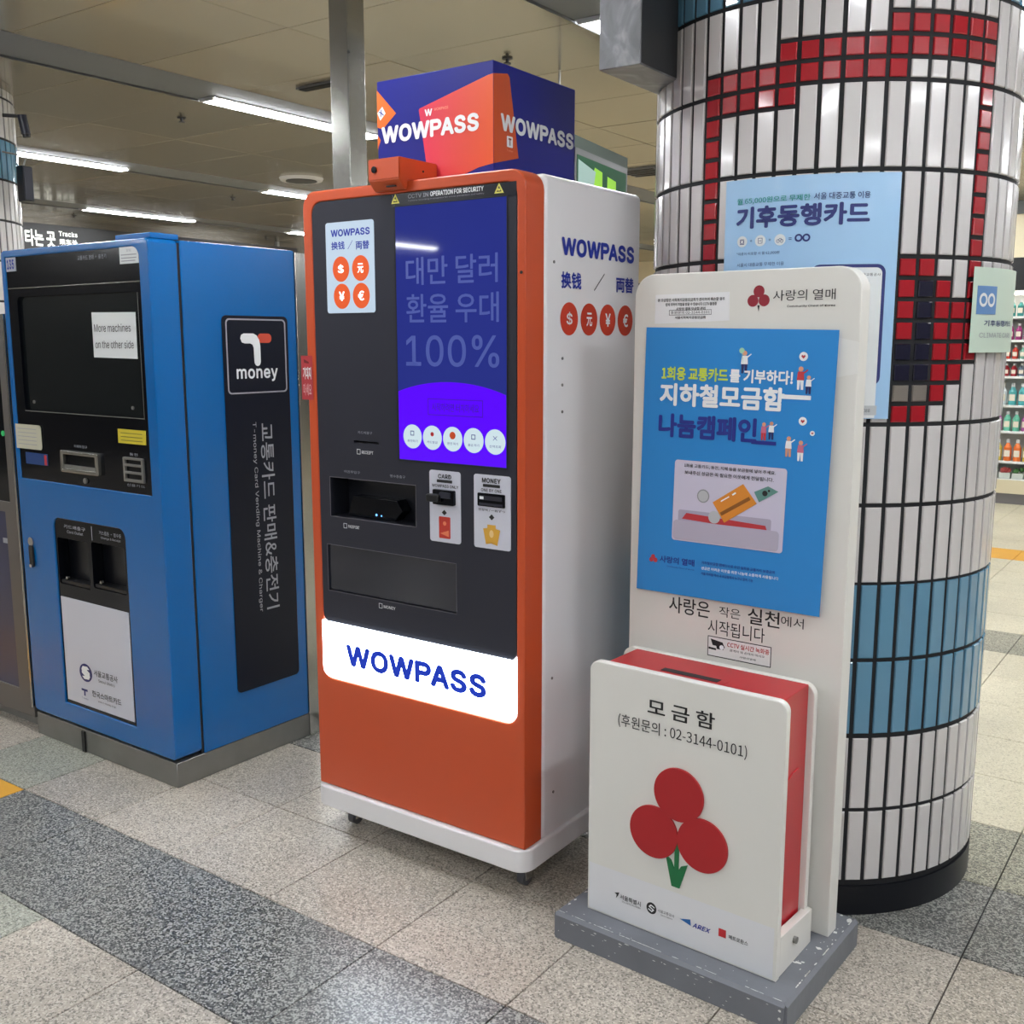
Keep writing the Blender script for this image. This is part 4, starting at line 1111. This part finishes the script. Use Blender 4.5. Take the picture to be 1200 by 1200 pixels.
prints('drawn_card_marks', SH, stroke([(-.345, 1.115), (-.325, 1.128)], .003)+stroke([(-.315, 1.134), (-.308, 1.139)], .004), .0031, M_wink, inset)
prints('drawn_banknote', SH, [[(-.260, 1.146), (-.225, 1.163), (-.198, 1.152), (-.246, 1.122)]], .0020, mat('note_teal', '#5f8e88', .5), inset)
prints('drawn_banknote_mark', SH, [ell(-.232, 1.145, .007, n=10), ell(-.222, 1.152, .003, n=8)], .0024, M_ink, inset)
for a, z in ((-.531, .952), (-.536, .944), (-.524, .944)): prints('berry', SH, [ell(a, z, .0062, n=12)], .0013, M_dr, post)
text(SH, '사랑의 열매', -.511, -.411, .940, .958, M_pnav, post, .0012, .015)
text(SH, 'Community Chest of Korea', -.49, -.411, .929, .934, M_pnav, post, .0012)
for k, s in enumerate(('지하철모금함 캠페인으로 모인 일회용 교통카드 보증금과', '성금은 어려운 이웃을 위한 나눔에 소중하게 사용됩니다', '서울 지하철 역사 내 모금함에서 누구나 참여 가능')):
    text(SH, s, -.391, (-.195, -.185, -.25)[k], .950-.014*k, .958-.014*k, M_pnav if k != 1 else M_wink, post, .0012, .01)

# ------------------------------------------------------------------ things around
# polished steel post behind the kiosk
t = thing('steel_post', (-2.79, 2.90, 0), 'tall polished steel post rising behind the orange kiosk', 'post')
box('shaft', -2.836, -2.747, 2.855, 2.945, .02, CEIL, M_steel, t, .003)
box('foot_plate', -2.88, -2.70, 2.81, 2.99, 0, .02, M_steel_d, t, .003)
cyl('rivet', (-2.7475, 2.86, 2.52), (-2.745, 2.86, 2.52), .006, M_black, t, None, 10)
# marbled duct hanging beside the column
mm = bpy.data.materials.new('marbled_grey'); mm.use_nodes = True; MATS['marbled_grey'] = mm
nt = mm.node_tree; b = nt.nodes['Principled BSDF']; b.inputs['Roughness'].default_value = .45; b.inputs['Metallic'].default_value = .2
tc = nt.nodes.new('ShaderNodeTexCoord'); nz = nt.nodes.new('ShaderNodeTexNoise'); nz.inputs['Scale'].default_value = 7; nz.inputs['Detail'].default_value = 9; nz.inputs['Distortion'].default_value = 2.2
cr_ = nt.nodes.new('ShaderNodeValToRGB'); nt.links.new(tc.outputs['Object'], nz.inputs['Vector']); nt.links.new(nz.outputs['Fac'], cr_.inputs[0])
e = cr_.color_ramp.elements; e[0].position = .3; e[0].color = lin('#616264'); e[1].position = .72; e[1].color = lin('#97989a')
x = e.new(.52); x.color = lin('#75767a'); nt.links.new(cr_.outputs[0], b.inputs['Base Color'])
t = thing('hanging_duct', (-1.375, 2.55, 2.179), 'grey marbled boxed duct hanging from the ceiling left of the tiled column', 'duct')
bm = bmesh.new(); add_box(bm, -1.434, -1.316, 2.40, 2.735, 2.179, CEIL-.004, .002, 1)
link('casing', bm_mesh(bm), mm, t)
bm = bmesh.new(); add_box(bm, -1.3158, -1.3138, 2.404, 2.60, 2.183, CEIL-.004)
link('dark_side', bm_mesh(bm), mat('duct_side_grey', '#2c2d2f', .5), t)  # thin plate, right side of the duct darker than the casing
# hanging screen
t = thing('hanging_display', (-2.8, 4.7, 2.04), 'green lit hanging display seen behind the promotional cube', 'display')
HD = Face(-2.701, 4.287, math.radians(90+9))
plate('case', HD, rect(0, .75, 2.04, 2.46), -.16, 0, mat('case_green_grey', '#262e28', .6, spec=.2), t, bev=.006, holes=[])
plate('bezel', HD, rect(.02, .72, 2.06, 2.40), 0, .008, M_black, t)
M_hs = mat('green_screen', '#0a2a18', .6, spec=.1, emis=.2, ecol='#1f5a3a')
plate('lit_screen', HD, rect(.04, .70, 2.08, 2.37), .006, .010, M_hs, t)
prints('screen_picture', HD, [[(.10, 2.09), (.36, 2.09), (.36, 2.33), (.26, 2.34)], [(.42, 2.09), (.56, 2.09), (.55, 2.31), (.43, 2.32)]], .0106, mat('screen_lime', '#3a5018', .6, spec=.1, emis=.6, ecol='#a0e83a'), t)
prints('screen_picture', HD, [[(.05, 2.09), (.20, 2.09), (.27, 2.32), (.05, 2.35)]], .0110, mat('screen_pale', '#404846', .6, spec=.1, emis=.4, ecol='#c8f0e4'), t)
p = HD.map(.03, 2.455, -.08); cyl('hanger', p, (p.x, p.y, CEIL), .006, M_steel_d, t, None, 12)
# camera and loudspeaker on the far column
t = thing('security_camera', (-5.19, 3.02, 2.56), 'small dark camera on a bracket at the far column', 'camera')
cyl('bracket', (-5.22, 2.96, 2.615), (-5.165, 3.03, 2.615), .009, M_black, t)
cyl('camera_body', (-5.165, 3.03, 2.62), (-5.155, 3.04, 2.53), .022, M_panel, t)
cyl('lens_hood', (-5.155, 3.04, 2.53), (-5.154, 3.042, 2.515), .018, M_black, t)
t = thing('loudspeaker', (-5.17, 3.03, 2.2), 'black column loudspeaker beside the blue band of the far column', 'speaker')
box('cabinet', -5.205, -5.145, 3.0, 3.055, 2.20, 2.375, M_black, t, .006)
box('grille_front', -5.145, -5.141, 3.005, 3.05, 2.21, 2.365, M_panel, t)
bm = bmesh.new(); cyl_bm(bm, (-5.17, 3.02, 2.37), (-5.15, 3.03, 2.42), .004, None, 8); cyl_bm(bm, (-5.15, 3.03, 2.42), (-5.23, 2.95, 2.44), .004, None, 8)
link('bracket', bm_mesh(bm), M_steel_d, t)
# direction sign far left
t = thing('direction_sign', (-10.2, 7.4, 2.2), 'black overhead direction sign with white lettering above the blue machine roof', 'sign')
GS = Face(-10.2, 5.3, PI/2)
plate('sign_box', GS, rect(0, 4.3, 2.20, 2.685), -.15, 0, mat('sign_black', '#1d1d1f', .4), t, bev=.005)
M_swhite = mat('sign_white', '#f2f5f0', .5, emis=.7)
text(GS, '타는 곳', .62, .95, 2.455, 2.62, M_swhite, t, .004, .03)
text(GS, 'Tracks', .99, 1.2, 2.575, 2.625, M_swhite, t, .004, .03)
text(GS, '乘车处', .99, 1.2, 2.49, 2.55, M_swhite, t, .004, .02)
for y in (5.6, 9.3): box('hanger', -10.29, -10.25, y, y+.04, 2.68, CEIL, M_steel_d, t)

# ------------------------------------------------------------------ shop with shelves far right
shop = thing('shop_front', (-.4, 10.6, 0), 'shop front with dark fascia at the far right', 'shop')
M_sc = mat('shop_cream', '#d8cdae', .5); M_sw = mat('shelf_white', '#e4e6e4', .4)
SX0, SX1 = -2.75, 1.3
box('counter_base', SX0, SX1, 10.52, 11.0, .10, .225, M_sc, shop)
box('kick_plate', SX0, SX1, 10.54, 11.0, 0, .10, mat('kick_grey', '#6f6c6c', .5), shop)
box('back_panel', SX0, SX1, 10.98, 11.02, .225, 1.95, M_sw, shop)
box('dark_fascia', SX0, SX1, 10.5, 11.0, 1.96, 2.25, M_black, shop)
box('cream_fascia', SX0, SX1, 10.48, 11.02, 2.25, 2.63, M_sc, shop)
box('grey_beam', SX0, SX1, 10.45, 11.02, 2.63, 2.745, mat('beam_grey', '#5c6060', .5), shop)
for x in (SX0, SX1-.04): box('side_panel', x, x+.04, 10.52, 11.0, .225, 1.96, M_sw, shop)
nth = {}
def shelf_px(x, y, z):
    d = Vector((x, y, z-HC)); w = d.dot(FW)
    return 600+F_PX*d.dot(RT)/w
levels = [.235, .40, .68, .92, 1.186, 1.344, 1.517, 1.73]
for z in levels: box('shelf', SX0+.04, SX1-.04, 10.54, 10.98, z-.022, z, M_sw, shop, .002, 1)
box('display_lamp', SX0+.06, SX1-.06, 10.60, 10.66, 1.925, 1.955, mat('shelf_lamp', '#ffffff', .4, emis=9, ecol='#fff6e4'), shop)
kinds = [('leafy green', 'potted salad pack', '#3f6b3a', .115, .05, 0), ('orange', 'bottle', '#e0702c', .20, .035, 1), ('mint', 'bottle', '#63b79c', .18, .032, 1), ('teal', 'bottle', '#4fa9ac', .20, .036, 1),
         ('dark red', 'bottle', '#9c2430', .115, .026, 1), ('red', 'bottle', '#c23a2c', .125, .026, 1), ('magenta', 'bottle', '#a23a7c', .15, .028, 1), ('turquoise', 'bottle', '#3f958e', .15, .028, 1)]
words = ['bottom', 'second lowest', 'third lowest', 'fourth lowest', 'fourth highest', 'third highest', 'second highest', 'top']
for lv, (z, (cn, kn, hexc, h, r, isb)) in enumerate(zip(levels, kinds)):
    alt = {1: '#c9b84a', 2: '#a85a9a', 3: '#d8dde0', 6: '#c85a8c', 7: '#7a4a9a', 5: '#7fae9a', 4: '#6a7a8c', 0: '#b04a4a'}[lv]
    protos = []
    n = int(.95/(2*r+.012))
    for k in range(n):
        x = -2.12+(2*r+.012)*(k+.5)
        a = (k % 3 == 2)
        key = a
        found = [p for p in protos if p[0] == key]
        colr = alt if a else hexc
        altn = {'#c9b84a': 'yellow', '#a85a9a': 'purple', '#d8dde0': 'white', '#c85a8c': 'pink', '#7a4a9a': 'violet', '#7fae9a': 'pale green', '#6a7a8c': 'grey', '#b04a4a': 'red'}[alt]
        nm = altn if a else cn
        if isb: lab = '%s bottle on the %s shop shelf' % (nm, words[lv])
        else: lab = '%s produce pack on the %s shop shelf' % (nm, words[lv])
        grp = None
        px = shelf_px(x, 10.6, z+h*.4)
        edge = 1166-(0 if z > 1.3 else (1.3-z)*6)
        if px is None or px > 1205: lab = lab+', outside the picture'; grp = '%s goods outside the picture on the %s shelf' % (nm, words[lv])
        elif px < edge: lab = lab+', hidden by the column'; grp = '%s goods behind the column on the %s shelf' % (nm, words[lv])
        else:
            nth[lv] = nth.get(lv, 0)+1
            lab = lab+(', %s in view from the column' % ('first', 'second', 'third', 'fourth', 'fifth', 'sixth', 'seventh')[nth[lv]-1])
        if not found:
            t = thing('bottle' if isb else 'produce_pack', (x, 10.60, z), lab, 'bottle' if isb else 'pack', grp or 'goods in view on the %s shelf' % words[lv])
            bm = bmesh.new()
            if isb:
                prof = [(r*.9, 0), (r, h*.06), (r, h*.62), (r*.45, h*.8), (r*.38, h*.86)]
                for (ra, za), (rb, zb) in zip(prof[:-1], prof[1:]): cyl_bm(bm, (x, 10.60, z+za), (x, 10.60, z+zb), ra, rb, 12)
                link('bottle_body', bm_mesh(bm), mat('goods_%s_%d' % (nm.replace(' ', '_'), lv), colr, .35, coat=.3), t, 40)
                cyl('cap', (x, 10.60, z+h*.84), (x, 10.60, z+h), r*.42, M_wink, t, None, 10)
                box('bottle_label', x-r*.7, x+r*.7, 10.60-r*1.02, 10.60-r*.6, z+h*.2, z+h*.5, mat('goods_label', '#e3d9c8', .5), t)
            else:
                add_box(bm, x-r, x+r, 10.56, 10.66, z, z+h*.45, .006)
                link('pack_tray', bm_mesh(bm), mat('tray_plastic', '#c9d0c8', .4), t, 40)
                bm = bmesh.new()
                for q in range(5):
                    bmesh.ops.create_icosphere(bm, subdivisions=1, radius=r*.55, matrix=Matrix.Translation((x+random.uniform(-r, r)*.6, 10.60+random.uniform(-.02, .02), z+h*random.uniform(.45, .75))))
                link('leaves', bm_mesh(bm), mat('goods_%s_%d' % (nm.replace(' ', '_'), lv), colr, .7), t)
            protos.append((key, t, x))
        else:
            c = dup_tree(found[0][1], None, (x-found[0][2], 0, 0)); c['label'] = lab
            if 'group' in c: del c['group']
            c['group'] = grp or 'goods in view on the %s shelf' % words[lv]
